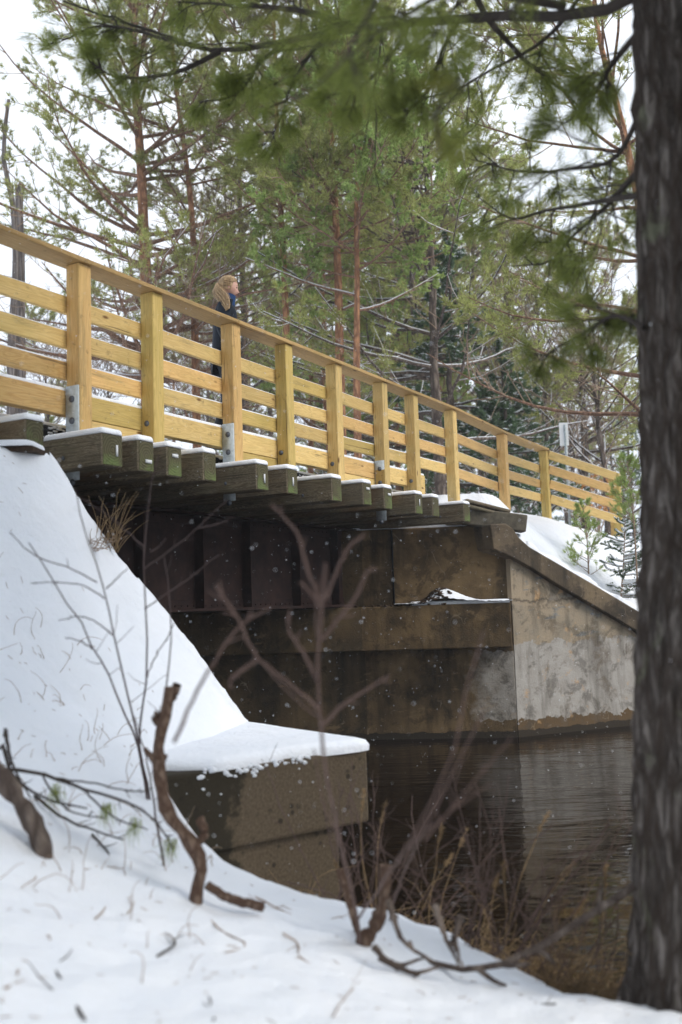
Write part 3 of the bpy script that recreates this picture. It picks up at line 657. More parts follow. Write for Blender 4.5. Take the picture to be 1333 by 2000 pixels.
# ------------------------------------------------------------------ railing
rl = thing('timber_railing', 'yellow treated-wood guard railing with four horizontal rails along the bridge deck', 'railing', fr(0, 0, -P0[2]))
rl.rotation_euler.z = HD
ZR = 1.442; PW = .138
posts = [-2.4, -1.12, 0, .878, 2.032, 2.964, 4.02, 5.159, 6.063, 7.353]
def inv(p): # world -> bridge frame
    d = np.array(p)-np.array([P0[0], P0[1], 0]); return (d[0]*ct+d[1]*st_, -d[0]*st_+d[1]*ct, d[2])
def tz(px, py, t):   # height of a pixel at rail distance t
    p = fr(t, 0, 0); return at(px, py, p[1])[2]
tops = {t: ZR+1.31 for t in posts}
off = [(9.416, tz(985, 847, 9.416)), (11.542, tz(1067, 879, 11.542))]
endp = inv(at(1203, 925, 18.0))
steel_posts = {0, 2.032, 5.159}; bolt_posts = {.878, 2.964, 4.02, 6.063}
matcycle = {0: M_pine_red, .878: M_pine_green, 2.032: M_pine_red, 2.964: M_pine_green, 9.416: M_pine_red, 11.542: M_pine_green}
def bolt(parent, loc, r=.02):
    m = MB(); th = np.arange(6)*np.pi/3
    for a, b, rr in ((0, .006, r*1.35), (.006, .016, r)):
        n_ = 12 if a == 0 else 6; th = np.arange(n_)*2*np.pi/n_
        v = [(x, math.cos(q)*rr, math.sin(q)*rr) for x in (-a, -b) for q in th]+[(-b, 0, 0)]
        m.add(v, tris=[[n_+i, n_+(i+1) % n_, 2*n_] for i in range(n_)], quads=[[i, (i+1) % n_, n_+(i+1) % n_, n_+i] for i in range(n_)])
    o = bpy.data.objects.new('bolt', m.mesh('bolt', M_bolt)); COL.objects.link(o); o.parent = parent
    return o
allposts = [(t, 0., ZR+1.31, ZT-.14) for t in posts]+[(t, 0., z, 1.2) for t, z in off]
pobj = {}
for (t, u, zt_, zb) in allposts:
    dt, du = rng.normal(0, .0015), rng.normal(0, .003)
    mt = matcycle.get(t, M_pine)
    o = beam('rail_post', (t+PW/2+.006*rng.normal(), u+PW/2+du, zb), (t+PW/2, u+PW/2+du, zt_-.001), PW, PW, mt, rl, .006, up=(1, 0, 0)); pobj[t] = o
    Lp = zt_-zb; Mi = o.matrix_basis.inverted()
    def put(ch, t_, u_, z_):
        ch.matrix_basis = Mi@Matrix.Translation((t_, u_, z_))
    if t in steel_posts:
        pl_ = beam('steel_bracket', (t-.008, .006, ZT-.36), (t-.008, .006, ZR+.335), .003, .0001, M_steel, rl) if False else None
        m = MB(); m.box((0, 0, 0), (.01, .132, .74)); s_o = bpy.data.objects.new('steel_bracket', m.mesh('steel_bracket', M_steel)); COL.objects.link(s_o); s_o.parent = o; put(s_o, t-.006, PW/2, ZR-.035)
        for z in (ZR+.23, ZR+.06, ZT-.33): b_ = bolt(o, None, .02); put(b_, t-.011, PW/2, z)
    elif t in bolt_posts:
        for z in (ZR+.17, ZR+.02): b_ = bolt(o, None, .019); put(b_, t-.0, PW/2+.015, z)
# end post on the flare
ex, ey, ez = endp
ep = beam('rail_post', (ex, ey, 1.15), (ex+.02, ey, ez), PW, PW, M_pine_green, rl, .006, up=(1, 0, 0))
beam('rail_post', (ex+.16, ey+.1, 1.15), (ex+.17, ey+.1, ez-.05), PW, PW, M_pine, rl, .006, up=(1, 0, 0))
def board(name, p, q, w, h, mat=None, snow=True, th=.02):
    o = beam(name, p, q, w, h, mat or random.choice([M_pine, M_pine, M_pine, M_pine_green, M_pine_red]), rl, .004)
    if snow:
        ln = (Vector(q)-Vector(p)).length; s = beam('snow_strip', (-ln/2+.01, 0, h/2+th/2-.003), (ln/2-.01, 0, h/2+th/2-.003), w*.85, th, M_snow, o, min(.008, th*.4), seg=2)
    return o
# rails: joints at the posts, boards fixed to the inner faces
rails = [(1.31-.25-.07, True, .006), (1.31-.52-.07, True, .008), (1.31-.77-.07, True, .014)]
jn = sorted(posts)
for a, b in zip(jn[:-1], jn[1:]):
    for k, (zc, sn_, th) in enumerate(rails):
        j1, j2 = rng.normal(0, .004, 2)
        board('rail_board', (a+PW/2+.002, PW+.021, ZR+zc+j1), (b+PW/2-.002, PW+.021, ZR+zc+j2), .038, .14, snow=sn_, th=th)
# bottom curb boards and the spliced ones beneath
for a, b in zip(jn[:-1], jn[1:]):
    if a >= 6.0: continue
    board('curb_board', (a+PW/2+.002, PW+.048, ZR+.21), (b+PW/2-.002, PW+.048, ZR+.21), .09, .19, th=.03)
board('curb_board', (6.063+PW/2+.002, PW+.048, ZR+.17), (6.62, PW+.048, ZR+.17), .09, .26, M_pine, th=.03)
for a, b in ((0, .878), (2.032, 2.964), (4.02, 5.159)):
    board('splice_board', (a+.1, PW+.042, ZR+.055), (b+PW/2+.03, PW+.042, ZR+.055), .075, .11, snow=False)
# caps: long boards with open joints over posts
cap = [(-2.6, 2.10), (2.104, 5.22), (5.224, 7.42)]
for i, (a, b) in enumerate(cap):
    board('cap_board', (a, .085, ZR+1.31+.02), (b, .085, ZR+1.31+.02), .235, .038, M_pine_cap, th=.012)
pts = [(7.353, ZR+1.31)]+off
for (a, za), (b, zb) in zip(pts[:-1], pts[1:]):
    board('cap_board', (a+.07, .085, za+.02), (b+.09, .085, zb+.02), .235, .038, M_pine_cap, th=.010)
    for k, (zc, sn_, th) in enumerate(rails):
        board('rail_board', (a+PW/2, PW+.021, za-1.31+zc), (b+PW/2, PW+.021, zb-1.31+zc), .038, .14, snow=sn_, th=.006)
a, za = off[-1]
for k in range(4):
    dz = -.09-.265*k
    board('rail_board', (a+.11, -.0, za+dz+.02), (ex-.03, ey-.02, ez+dz+.03), .038, .15, snow=True, th=.008)

# ------------------------------------------------------------------ old timbers at the bridge end
def ttimber(px0, px1, d0, d1, w, h, label, mat):
    p, q = at(*px0, d0), at(*px1, d1); r_ = thing('retaining_timber', label, 'timber', (p+q)/2, 'old timbers retaining the bridge end')
    o = beam('log', p-(p+q)/2, q-(p+q)/2, w, h, mat, r_, .02, seg=2); return r_
ttimber((905, 1008), (1026, 1024), 13.8, 13.85, .25, .24, 'thick dark timber baulk with a broken rounded end below the snowy shoulder', M_wooddark)
r_ = ttimber((903, 979), (990, 1001), 13.72, 13.9, .3, .05, 'thin grey plank edge lying under snow at the bridge end', M_tie)
r_ = ttimber((908, 990), (984, 1009), 13.74, 13.9, .3, .05, 'second weathered plank just beneath the topmost plank at the bridge end', M_tie)
# dark soil behind
# ------------------------------------------------------------------ road sign
sp = at(1115, 1032, 18.4); stp = at(1103, 826, 18.4)
sg = thing('road_sign', 'narrow white road sign seen from behind on a perforated steel post', 'sign', sp)
m = MB(); hgt = stp[2]-sp[2]-.03
m.box((sp[0], sp[1], sp[2]+hgt/2-.3), (.018, .028, hgt+.6)); 
for s in (-1, 1): m.box((sp[0]+s*.017, sp[1]+.006, sp[2]+hgt/2-.3), (.016, .004, hgt+.6))
m.build('post', M_steel, sg)
m = MB()
for z in np.arange(.1, hgt-.03, .03): m.box((sp[0], sp[1]-.0145, sp[2]+z), (.008, .002, .010))
m.build('post_holes', M_black, sg)
m = MB(); aa = R(50); n_ = 0
w_, h_ = .27, .44; 
m.box((0, 0, 0), (w_*.65, .004, h_)); me = bevel_box((w_*.62, .006, h_), .0029); mesh = bpy.data.meshes.new('sign_panel'); me.to_mesh(mesh); mesh.materials.append(M_signback)
so = bpy.data.objects.new('sign_panel', mesh); COL.objects.link(so); so.parent = sg; so.location = (-.022, .02, hgt-h_/2+.04); 

# ------------------------------------------------------------------ vegetation generators
def resample(P, K):
    P = np.asarray(P, float); d = np.concatenate([[0], np.cumsum(np.linalg.norm(np.diff(P, axis=0), axis=1))]); s = np.linspace(0, d[-1], K)
    # smooth (Catmull-like) by cubic hermite over points
    m = np.gradient(P, d+np.arange(len(d))*1e-9, axis=0) if len(P) > 2 else np.tile((P[-1]-P[0])/max(d[-1], 1e-9), (len(P), 1))
    out = []
    for x in s:
        i = min(np.searchsorted(d, x, 'right')-1, len(d)-2); h = d[i+1]-d[i]; t = (x-d[i])/h
        out.append((2*t**3-3*t**2+1)*P[i]+(t**3-2*t**2+t)*h*m[i]+(-2*t**3+3*t**2)*P[i+1]+(t**3-t**2)*h*m[i+1])
    return np.array(out)
def grow(org, dirs, length, K, curl=(0, 0, .15), wob=.12, g=rng):
    N = len(org); P = np.zeros((N, K, 3)); P[:, 0] = org; d = unit(np.array(dirs, float)); stp_ = (np.asarray(length)/(K-1))[:, None]
    curl = np.asarray(curl)
    for k in range(1, K):
        P[:, k] = P[:, k-1]+d*stp_; d = unit(d+curl/(K-1)*2+g.normal(0, wob, (N, 3)))
    return P
def sprout(par, n, f0, f1, lf, ang, K, curl=(0, 0, .1), wob=.12, flat=.4, g=rng):
    """n children along every parent path between fractions f0..f1"""
    N, KP, _ = par.shape; f = g.uniform(f0, f1, (N, n)); x = f*(KP-1); i = np.minimum(x.astype(int), KP-2); w = (x-i)[..., None]
    ar = np.arange(N)[:, None]; o_ = par[ar, i]*(1-w)+par[ar, i+1]*w; T = unit(par[ar, i+1]-par[ar, i])
    r_ = g.normal(0, 1, (N, n, 3)); r_[..., 2] *= flat; r_ = unit(r_-T*np.sum(r_*T, -1, keepdims=True)); a = R(ang)*g.uniform(.7, 1.25, (N, n, 1))
    D = T*np.cos(a)+r_*np.sin(a); PL = np.linalg.norm(par[:, -1]-par[:, 0], axis=1)[:, None]; Ln = PL*lf*(1.15-f*.75)*g.uniform(.6, 1.25, (N, n))
    return grow(o_.reshape(-1, 3), D.reshape(-1, 3), Ln.ravel(), K, curl, wob, g)
def rad(N, K, r0, r1): r0 = np.broadcast_to(np.asarray(r0, float), (N,)); r1 = np.broadcast_to(np.asarray(r1, float), (N,)); t = np.linspace(0, 1, K)[None]; return r0[:, None]*(1-t)+r1[:, None]*t
def tufts(m, pos, dirs, n, ln, wd_, spread=.9, g=rng):
    """n needles (thin triangles) fanning around dirs at every pos"""
    N = len(pos); d = unit(dirs)[:, None]+g.normal(0, spread, (N, n, 3))*.7; d = unit(d); L_ = ln*g.uniform(.6, 1.15, (N, n, 1))
    sd_ = unit(np.cross(d, g.normal(0, 1, (N, n, 3)))); p = pos[:, None]+g.normal(0, ln*.12, (N, n, 3))
    V = np.stack([p-sd_*wd_/2, p+sd_*wd_/2, p+d*L_], 2).reshape(-1, 3); m.add(V, tris=np.arange(len(V)).reshape(-1, 3))
def along(par, n, f0, f1, g=rng):
    N, KP, _ = par.shape; f = g.uniform(f0, f1, (N, n)); x = f*(KP-1.001); i = x.astype(int); w = (x-i)[..., None]; ar = np.arange(N)[:, None]
    return (par[ar, i]*(1-w)+par[ar, i+1]*w).reshape(-1, 3), unit(par[ar, i+1]-par[ar, i]).reshape(-1, 3)

def pine(label, px, d, H, tr=.15, spread=3., kind='red', group=None, seed=1, base=None, dens=1., green0=.35, path=None, snow=.5, bend=0., nb=46, name='pine_tree', ndl=None, low=.12, fine=False):
    g = np.random.default_rng(seed)
    X = at(px, 720, d)[0]; zb = gfar(X, d)-.15
    root = thing(name, label, 'tree', (X, d, zb), group)
    bark = {'red': M_bark_red, 'grey': M_bark_grey, 'spruce': M_bark_grey, 'bare': M_bark_grey, 'leafy': M_bark_red}[kind]
    nd = ndl or {'red': M_nd_pine, 'grey': M_nd_pine, 'spruce': M_nd_spruce, 'bare': M_nd_grey, 'leafy': M_nd_bright}[kind]
    K = 26
    if path: tp = resample(np.array([at(a, b, d) for a, b in path]), K); tp = np.vstack([[tp[0][0], d, zb], tp]); tp = resample(tp, K)
    else:
        z = np.linspace(0, H, K); tp = np.stack([X+bend*np.sin(z/H*2.2)+np.cumsum(g.normal(0, .02, K)), d+np.cumsum(g.normal(0, .02, K)), zb+z], -1)
    m = MB(); m.tubes(tp, rad(1, K, tr, tr*.22), 10); m.build('trunk', bark, root, True)
    H = tp[-1, 2]-zb
    # main limbs
    f = np.sort(g.uniform(low, .98, nb)); x = f*(K-1); i = np.minimum(x.astype(int), K-2); org = tp[i]*(1-(x-i))[:, None]+tp[i+1]*(x-i)[:, None]
    azm = g.uniform(0, 2*np.pi, nb)
    if kind == 'spruce': el = R(-12)+R(25)*f; prof = spread*(1.02-f); cur = (0, 0, .12)
    elif kind == 'bare': el = R(25)+R(35)*f; prof = spread*(.55+.6*np.sin(f*2.8)); cur = (0, 0, .3)
    else: el = R(-8)+R(45)*f+R(1)*g.normal(0, 7, nb); prof = spread*(.55+.55*np.sin(np.clip(f, 0, 1)*np.pi*.85)); cur = (0, 0, .2)
    D = np.stack([np.cos(azm)*np.cos(el), np.sin(azm)*np.cos(el), np.sin(el)], -1); Ln = prof*g.uniform(.65, 1.2, nb)
    L1 = grow(org, D, Ln, 9, cur, .07, g)
    isg = f > green0
    m = MB(); m.tubes(L1, rad(nb, 9, np.clip(tr*.35*(1.15-f*.7), .012, None), .006), 5)
    m.build('limbs', {'red': M_limb_red, 'leafy': M_limb_red}.get(kind, M_bark_grey), root, True)
    m = MB(); L2 = sprout(L1, 11, .18, .98, .36, 48, 4, (0, 0, .25), .14, .45, g); m.tubes(L2, rad(len(L2), 4, .011, .004), 3)
    L3 = sprout(L2, 5, .2, 1., .42, 42, 3, (0, 0, .2), .16, .7, g)[:]; L3k = L3 if fine else L3[::2]; m.tubes(L3k, rad(len(L3k), 3, .006, .0035), 3)
    m.build('twigs', M_twig_brown, root)
    if snow:
        m = MB(); P = L1+np.array([0, 0, .012]); P = P+np.array([0, 0, 1.])*rad(nb, 9, np.clip(tr*.35*(1.15-f*.7), .012, None), .006)[..., None]*.8
        k_ = (g.random(nb) < snow) & (f < .5); m.tubes(P[k_], rad(nb, 9, .013, .007)[k_], 4)
        q = L2[(g.random(len(L2)) < snow*.35) & (np.repeat(f, len(L2)//nb) < .5)]+np.array([0, 0, .010]); m.tubes(q, rad(len(q), 4, .010, .006), 3); m.build('snow', M_snow, root)
    gi = np.repeat(isg, len(L2)//nb); gi3 = np.repeat(gi, 5); m = MB()
    S2, S3 = L2[gi], L3[gi3]
    if dens < 1: S3 = S3[g.random(len(S3)) < dens]
    if kind == 'spruce':
        p1, d1 = along(S2, 7, .1, 1, g); tufts(m, p1, d1, 5, .09, .026, .9, g); p1, d1 = along(S3, 3, 0, 1, g); tufts(m, p1, d1, 5, .09, .028, .9, g)
        if snow:
            m2 = MB(); pk, dk_ = along(S2, 6, .1, 1, g); c_ = g.random(len(pk)) < .55; pk = pk[c_]+[0, 0, .03]; dk_ = dk_[c_]
            dk_[:, 2] *= .3; dk_ = unit(dk_); sd2 = np.cross(dk_, [0, 0, 1.]); L_ = g.uniform(.06, .14, (len(pk), 1)); w2 = g.uniform(.02, .045, (len(pk), 1))
            V = np.stack([pk-dk_*L_, pk-sd2*w2+[0, 0, -.01], pk+dk_*L_, pk+sd2*w2+[0, 0, -.01], pk+[0, 0, .022]], 1).reshape(-1, 3); b_ = np.arange(len(pk))[:, None]*5
            m2.add(V, tris=np.concatenate([b_+np.array(t_) for t_ in ([0, 1, 4], [1, 2, 4], [2, 3, 4], [3, 0, 4])])); m2.build('bough_snow', M_snow, root)
    elif kind == 'leafy':
        p1, d1 = along(S3, 6, .1, 1, g); tufts(m, p1, d1, 4, .08, .05, 1.6, g)
    elif kind == 'bare':
        k4 = sprout(L3, 3, .2, 1, .6, 40, 3, (0, 0, .1), .2, .8, g); m.tubes(k4, rad(len(k4), 3, .003, .002), 3)
        m.build('fine_twigs', M_twig_brown, root); return root
    else:
        p1, d1 = along(S3, 4, .2, 1, g); tufts(m, p1, d1+[0, 0, .3], 6, .115, .017, .9, g)
        p1, d1 = along(S2, 6, .4, 1, g); tufts(m, p1, d1+[0, 0, .3], 6, .115, .017, .9, g)
    if m.n: m.build('needles' if kind != 'leafy' else 'leaves', nd, root)
    return root

# middle distance pines, left to right
pine('big red-barked pine left of the person, crown spreading far to the left', 285, 21, 17, .19, 4.0, 'red', None, 11, green0=.36, path=[(290, 860), (286, 560), (280, 430), (276, 330), (268, 220), (262, 140), (262, 40), (270, -140)], nb=84, snow=.3, low=.26, fine=True)
pine('slim red-barked pine directly right of the big spreading pine', 378, 22, 16, .12, 2.6, 'red', None, 12, green0=.5, path=[(385, 860), (380, 600), (375, 420), (362, 300), (350, 220), (338, 100), (330, -60)], nb=56, low=.2, dens=.8, fine=True)
pine('orange-trunked pine above the fourth railing post on the bridge', 556, 20, 13, .10, 2.1, 'red', None, 13, green0=.4, path=[(572, 1000), (560, 650), (553, 480), (546, 360), (540, 200), (535, 20), (530, -100)], nb=44, low=.52)
pine('dark orange pine trunk above the fifth railing post, left of a thinner orange one', 660, 19.5, 13, .125, 2.1, 'red', None, 14, green0=.45, path=[(668, 920), (664, 700), (660, 520), (655, 400), (648, 280), (640, 120), (640, -60)], nb=42, low=.5)
pine('bright orange forked pine leaning right, just right of the dark orange trunk', 700, 19, 13, .095, 2.2, 'leafy', None, 15, green0=.4, path=[(700, 920), (697, 700), (698, 520), (696, 430), (700, 330), (712, 220), (718, 100)], nb=38, low=.45)
pine('stout grey-barked conifer behind the forked orange pine', 738, 30, 17, .26, 2.9, 'grey', None, 16, green0=.3, nb=54, low=.12)
pine('slim grey conifer in the middle of the stand with green crown', 822, 27, 16, .15, 3.0, 'grey', None, 17, green0=.25, nb=54, low=.1, snow=.8)
pine('leafy green young tree behind the bridge middle', 600, 31, 14, .12, 2.8, 'leafy', None, 18, green0=.25, nb=44, low=.15, snow=.2)
pine('leafy green young tree right of the forked orange pine', 770, 33, 15, .12, 3.0, 'leafy', None, 19, green0=.25, nb=46, low=.15, snow=.2)
pine('leafy green tree between the two orange trunks over the deck middle', 640, 29, 15, .12, 3.0, 'leafy', None, 41, green0=.3, nb=50, low=.2, snow=.2)
pine('leafy green tree filling the gap right of the stout grey conifer', 860, 30, 14, .12, 3.2, 'leafy', None, 42, green0=.3, nb=50, low=.2, snow=.3)
pine('dull green pine standing just behind the person', 480, 26, 16, .13, 3.2, 'grey', None, 43, green0=.3, nb=54, low=.2, snow=.3, ndl=M_nd_grey)
pine('grey-green pine standing right of the slim grey conifer', 930, 31, 14, .13, 3.0, 'grey', None, 44, green0=.25, nb=54, low=.15, snow=.6)
pine('bare brown tree with fine twigs behind the person', 455, 29, 13, .10, 3.0, 'bare', None, 20, nb=40, snow=.5)
pine('snow-dusted dark spruce behind the seventh and eighth posts', 880, 24, 8.2, .12, 3.0, 'spruce', None, 21, green0=.0, nb=85, low=.05, snow=.7)
pine('tall dark spruce rising behind the middle of the stand', 800, 34, 16, .16, 2.9, 'spruce', None, 22, green0=.0, nb=95, low=.05, snow=.45)
pine('snow-dusted low spruce behind the approach railing', 985, 23.5, 5.2, .09, 2.4, 'spruce', None, 23, green0=.0, nb=70, low=.04, snow=.8)
pine('pine with long snowy limbs reaching right towards the sign', 850, 21, 9.5, .14, 4.6, 'grey', None, 24, green0=.30, nb=36, low=.2, snow=1.0)
pine('round-topped pine left of the near trunk, open sky above it', 1130, 27, 9.2, .14, 2.6, 'grey', None, 25, green0=.3, nb=48, low=.15, snow=.7)
pine('bare thin tree behind the sign post with frosted twigs', 1060, 26, 8.5, .08, 2.4, 'bare', None, 26, nb=40, snow=.9)
pine('bare thin tree right of the sign with frosted twigs', 1165, 24, 7.0, .09, 2.4, 'bare', None, 27, nb=40, snow=.9)
pine('bare thin tree left of the sign among the snowy boughs', 1000, 29, 9.0, .08, 2.5, 'bare', None, 28, nb=40, snow=.8)
pine('orange-barked pine close behind the big near trunk, crooked upper stem', 1240, 15, 14, .13, 3.3, 'red', None, 29, green0=.35, path=[(1290, 1050), (1280, 700), (1250, 400), (1228, 300), (1210, 220), (1185, 130), (1165, 40), (1160, -60)], nb=46, low=.3, snow=.1)
pine('grey-green pine at far left behind the railing', 30, 34, 9.0, .12, 2.6, 'grey', None, 30, green0=.2, nb=46, low=.15)
pine('bare bush-like tree low behind the left railing', 90, 26, 5.5, .06, 2.6, 'bare', None, 31, nb=36, snow=.9, low=.05)
pine('bare bush-like tree behind the railing under the big spreading pine', 210, 28, 6.5, .06, 3.0, 'bare', None, 32, nb=36, snow=.9, low=.05)
# dead snags at the left edge
def snag(label, pts, d, r0, r1, seed):
    P = np.array([at(a, b, d) for a, b in pts]); zb = gfar(P[0][0], d)-.2; root = thing('dead_snag', label, 'tree', (P[0][0], d, zb), 'dead grey snags')
    P = resample(np.vstack([[P[0][0]+.1, d, zb], P]), 24); m = MB(); m.tubes(P, rad(1, 24, r0, r1), 9, cap=True); m.build('trunk', M_bark_dead, root, True)
    g = np.random.default_rng(seed); L1 = sprout(P[None], 7, .45, .98, .12, 60, 6, (0, 0, .1), .2, .6, g); m = MB(); m.tubes(L1, rad(len(L1), 6, .012, .004), 4); m.build('limbs', M_twig_brown, root)
snag('tall bent dead grey stem at the left edge against the sky', [(22, 700), (30, 470), (22, 380), (8, 320), (10, 250), (17, 194)], 20, .13, .035, 1)
snag('short broken-topped dead trunk right of the tall bent dead stem', [(42, 700), (40, 450), (38, 400), (42, 360)], 20.3, .10, .07, 2)
snag('slim broken dead stem between the two other dead stems', [(30, 650), (32, 450), (34, 362)], 20.6, .06, .04, 3)
# further trees: shared meshes of the ones above, each a tree of its own
src = [r_ for r_ in ROOTS if r_.name.startswith('pine_tree') and not any(w in r_['label'] for w in ('between the two orange trunks over', 'filling the gap', 'just behind the person', 'standing right of the slim'))]
names = {11: 0}
far = [(340, 42, 3, 1.05, 'pine far back between the two left red pines'), (450, 44, 5, 1.0, 'grey conifer far back above the person'), (520, 40, 6, 1.0, 'conifer far back left of the orange trunk by the fourth post'),
       (620, 45, 5, 1.15, 'conifer far back between the orange trunks'), (690, 42, 11, 1.1, 'dark spruce far back behind the forked orange pine'), (760, 46, 6, 1.1, 'conifer far back over the bridge middle'), (840, 44, 5, 1.1, 'conifer far back behind the tall dark spruce'),
       (900, 40, 6, .95, 'conifer far back right of the tall dark spruce'), (960, 44, 11, .8, 'dark spruce far back above the approach railing'), (1020, 42, 6, .62, 'short conifer far back left of the sign'), (1090, 46, 14, 1.1, 'round-topped pine far back behind the sign'),
       (1180, 44, 6, .62, 'short conifer far back right of the sign'), (1220, 38, 11, .5, 'small dark spruce far back beside the near trunk'), (930, 34, 15, 1.1, 'bare tree far back behind the eighth post'), (1110, 36, 16, 1.1, 'bare tree far back beyond the sign'),
       (1010, 38, 17, 1., 'bare tree far back behind the low spruce'), (560, 38, 9, 1.1, 'bare brown tree far back by the fourth post'), (400, 38, 9, 1.0, 'bare brown tree far back left of the person'), (660, 37, 9, 1.05, 'bare brown tree far back over the fifth post'), (1150, 52, 9, .8, 'bare brown tree farthest back right of the sign'),
       (1050, 55, 11, .6, 'dark spruce farthest back left of the sign'), (820, 55, 8, 1.2, 'leafy green tree farthest back over the bridge middle'), (480, 50, 7, 1.1, 'leafy green tree farthest back above the person')]
for px, d, k, sc, lb in far:
    c = copy_tree(src[k]); X = at(px, 720, d)[0]; c.location = (X, d, gfar(X, d)-.1); c.scale = (sc, sc, sc); c.rotation_euler.z = rng.uniform(0, 6.28); c['label'] = lb; c['group'] = 'trees in the forest behind'
for i, (x, y, k) in enumerate([(4.2, -1.8, 5), (1.6, -3.2, 5), (-1.8, -3.6, 6), (-5.2, -2.6, 5), (4.5, -5.5, 11), (-.5, -6, 11)]):  # unseen trees behind the camera, added only to shade the foreground snow
    c = copy_tree(src[k]); c.location = (x, y, -1.6); c.scale = (.85, .85, .85); c.rotation_euler.z = i*1.3; c['label'] = 'unseen conifer behind the camera, added to shade the foreground snow'; c['group'] = 'unseen conifers added for shade'
# beech leaves behind the end post
p0 = at(1170, 1025, 20.5); bl = thing('beech_sapling', 'young beech holding orange dead leaves behind the end of the railing', 'tree', (p0[0], p0[1], p0[2]-.3))
m = MB(); L0 = grow(np.repeat(p0[None]-[0, 0, .3], 5, 0), np.array([[.1, 0, 1], [-.3, 0, 1], [.3, .1, 1], [0, .3, 1], [-.1, -.2, 1]]), np.array([2.2, 1.5, 1.6, 1.8, 1.4]), 7); L1 = sprout(L0, 7, .2, 1, .4, 50, 5); m.tubes(L0, rad(5, 7, .012, .004), 4); m.tubes(L1, rad(len(L1), 5, .005, .002), 3); m.build('stems', M_twig_brown, bl)
m = MB(); p1, d1 = along(L1, 6, .2, 1); c_ = p1[:, 2] < p0[2]+1.1; tufts(m, p1[c_], d1[c_]*.2-[0, 0, .6], 2, .09, .05, .8); m.build('leaves', M_leaf, bl)

# ------------------------------------------------------------------ saplings on the snowy embankment
def sapling(label, base_px, d, top_px, kind, seed, spread, nb, low=.1, name='pine_sapling'):
    g = np.random.default_rng(seed); b = at(*base_px, d); t = at(*top_px, d); root = thing(name, label, 'sapling', b)
    K = 10; P = resample(np.array([b-[0, 0, .15], (b+t)/2+[.02, 0, 0], t]), K); m = MB(); m.tubes(P, rad(1, K, .014 if kind == 'pine' else .02, .004), 6); m.build('stem', M_twig_brown, root)
    f = np.linspace(low, .97, nb); x = f*(K-1); i = np.minimum(x.astype(int), K-2); org = P[i]*(1-(x-i))[:, None]+P[i+1]*(x-i)[:, None]; a = g.uniform(0, 6.28, nb)+np.arange(nb)*2.4
    el = R(15)+R(35)*f if kind == 'pine' else R(-5)+R(25)*f
    D = np.stack([np.cos(a)*np.cos(el), np.sin(a)*np.cos(el), np.sin(el)], -1); L1 = grow(org, D, spread*(1.05-f*.8)*g.uniform(.7, 1.1, nb), 6, (0, 0, .2), .08, g)
    m = MB(); m.tubes(L1, rad(nb, 6, .006, .003), 4); L2 = sprout(L1, 5, .25, .95, .4, 42, 4, (0, 0, .1), .1, .35, g); m.tubes(L2, rad(len(L2), 4, .003, .002), 3); m.build('twigs', M_twig_brown, root)
    m = MB(); 
    if kind == 'pine':
        p1, d1 = along(L1, 6, .5, 1, g); tufts(m, p1, d1, 10, .07, .006, .6, g); p1, d1 = along(L2, 3, .4, 1, g); tufts(m, p1, d1, 10, .07, .006, .6, g); m.build('needles', M_nd_bright if spread > .6 else M_nd_pine, root)
    else:
        p1, d1 = along(L1, 26, .05, 1, g); tufts(m, p1, d1, 7, .03, .007, .8, g); p1, d1 = along(L2, 16, .05, 1, g); tufts(m, p1, d1, 7, .028, .007, .8, g); m.build('needles', M_nd_spruce, root)
        m = MB(); q = np.concatenate([sprout(L1, 1, .0, .1, .9, 3, 5, (0, 0, 0), .03, .2, g)]); m.tubes(L1+[0, 0, .017], rad(nb, 6, .014, .008), 5); k_ = g.random(len(L2)) < .75; m.tubes(L2[k_]+[0, 0, .014], rad(k_.sum(), 4, .012, .007), 5); m.build('snow', M_snow, root, True)
sapling('sparse young pine on the snowy embankment left of the snow-laden spruce', (1150, 1120), 15.3, (1140, 990), 'pine', 3, .62, 22)
sapling('small snow-laden spruce on the embankment beside the near trunk', (1212, 1165), 15.0, (1222, 1005), 'spruce', 4, .62, 46)
sapling('bushy green pine top overlapping the end of the railing', (1245, 1120), 14.2, (1225, 900), 'pine', 5, .75, 30, .45)

# ------------------------------------------------------------------ the big near pine
tb = at(1395, 1960, 3.75); root = thing('white_pine', 'massive dark furrowed pine trunk filling the right edge with overhanging boughs', 'tree', (tb[0], tb[1], -1.75))
K = 70; sd_n = 120; zz = np.linspace(-1.9, 7, K); th = np.arange(sd_n)*2*np.pi/sd_n; rr0 = .285
ax = np.array([np.interp(z, [-1.6, -1.0, 0, 2.2], [1395, 1398, 1396, 1375]) for z in zz])
cx = tb[0]+np.interp(zz, [-1.9, -1.2, -.43, .33, 2.4, 7], [.03, .045, .08, .155, .225, .32]); V = np.zeros((K, sd_n, 3))
gph = rng.uniform(0, 6.28, 12)
for k, z in enumerate(zz):
    fl = .16*math.exp(-(z+1.75)/.17)+.03*math.exp(-(z+1.7)/.6)
    r_ = (rr0-.010*(z+1.5))+fl*(1+.45*np.sin(th*3+1.)+.25*np.sin(th*5+2)); 
    w_ = th*17+gph[0]+1.2*math.sin(z*2.1)+.6*math.sin(z*5.3+1); rid = np.abs(np.sin(w_/1.0+.5*np.sin(th*5+z*3)))**.7
    r_ = r_+.034*rid*(.7+.3*np.sin(z*23+th*9))+.006*np.sin(th*31+z*17)
    V[k, :, 0] = cx[k]+r_*np.cos(th); V[k, :, 1] = tb[1]+.02*math.sin(z)+r_*np.sin(th); V[k, :, 2] = z
ii = np.arange(K*sd_n).reshape(K, sd_n); m = MB(); m.add(V.reshape(-1, 3), quads=np.stack([ii[:-1], np.roll(ii[:-1], -1, 1), np.roll(ii[1:], -1, 1), ii[1:]], -1)); m.build('trunk', M_bark_big, root, True)
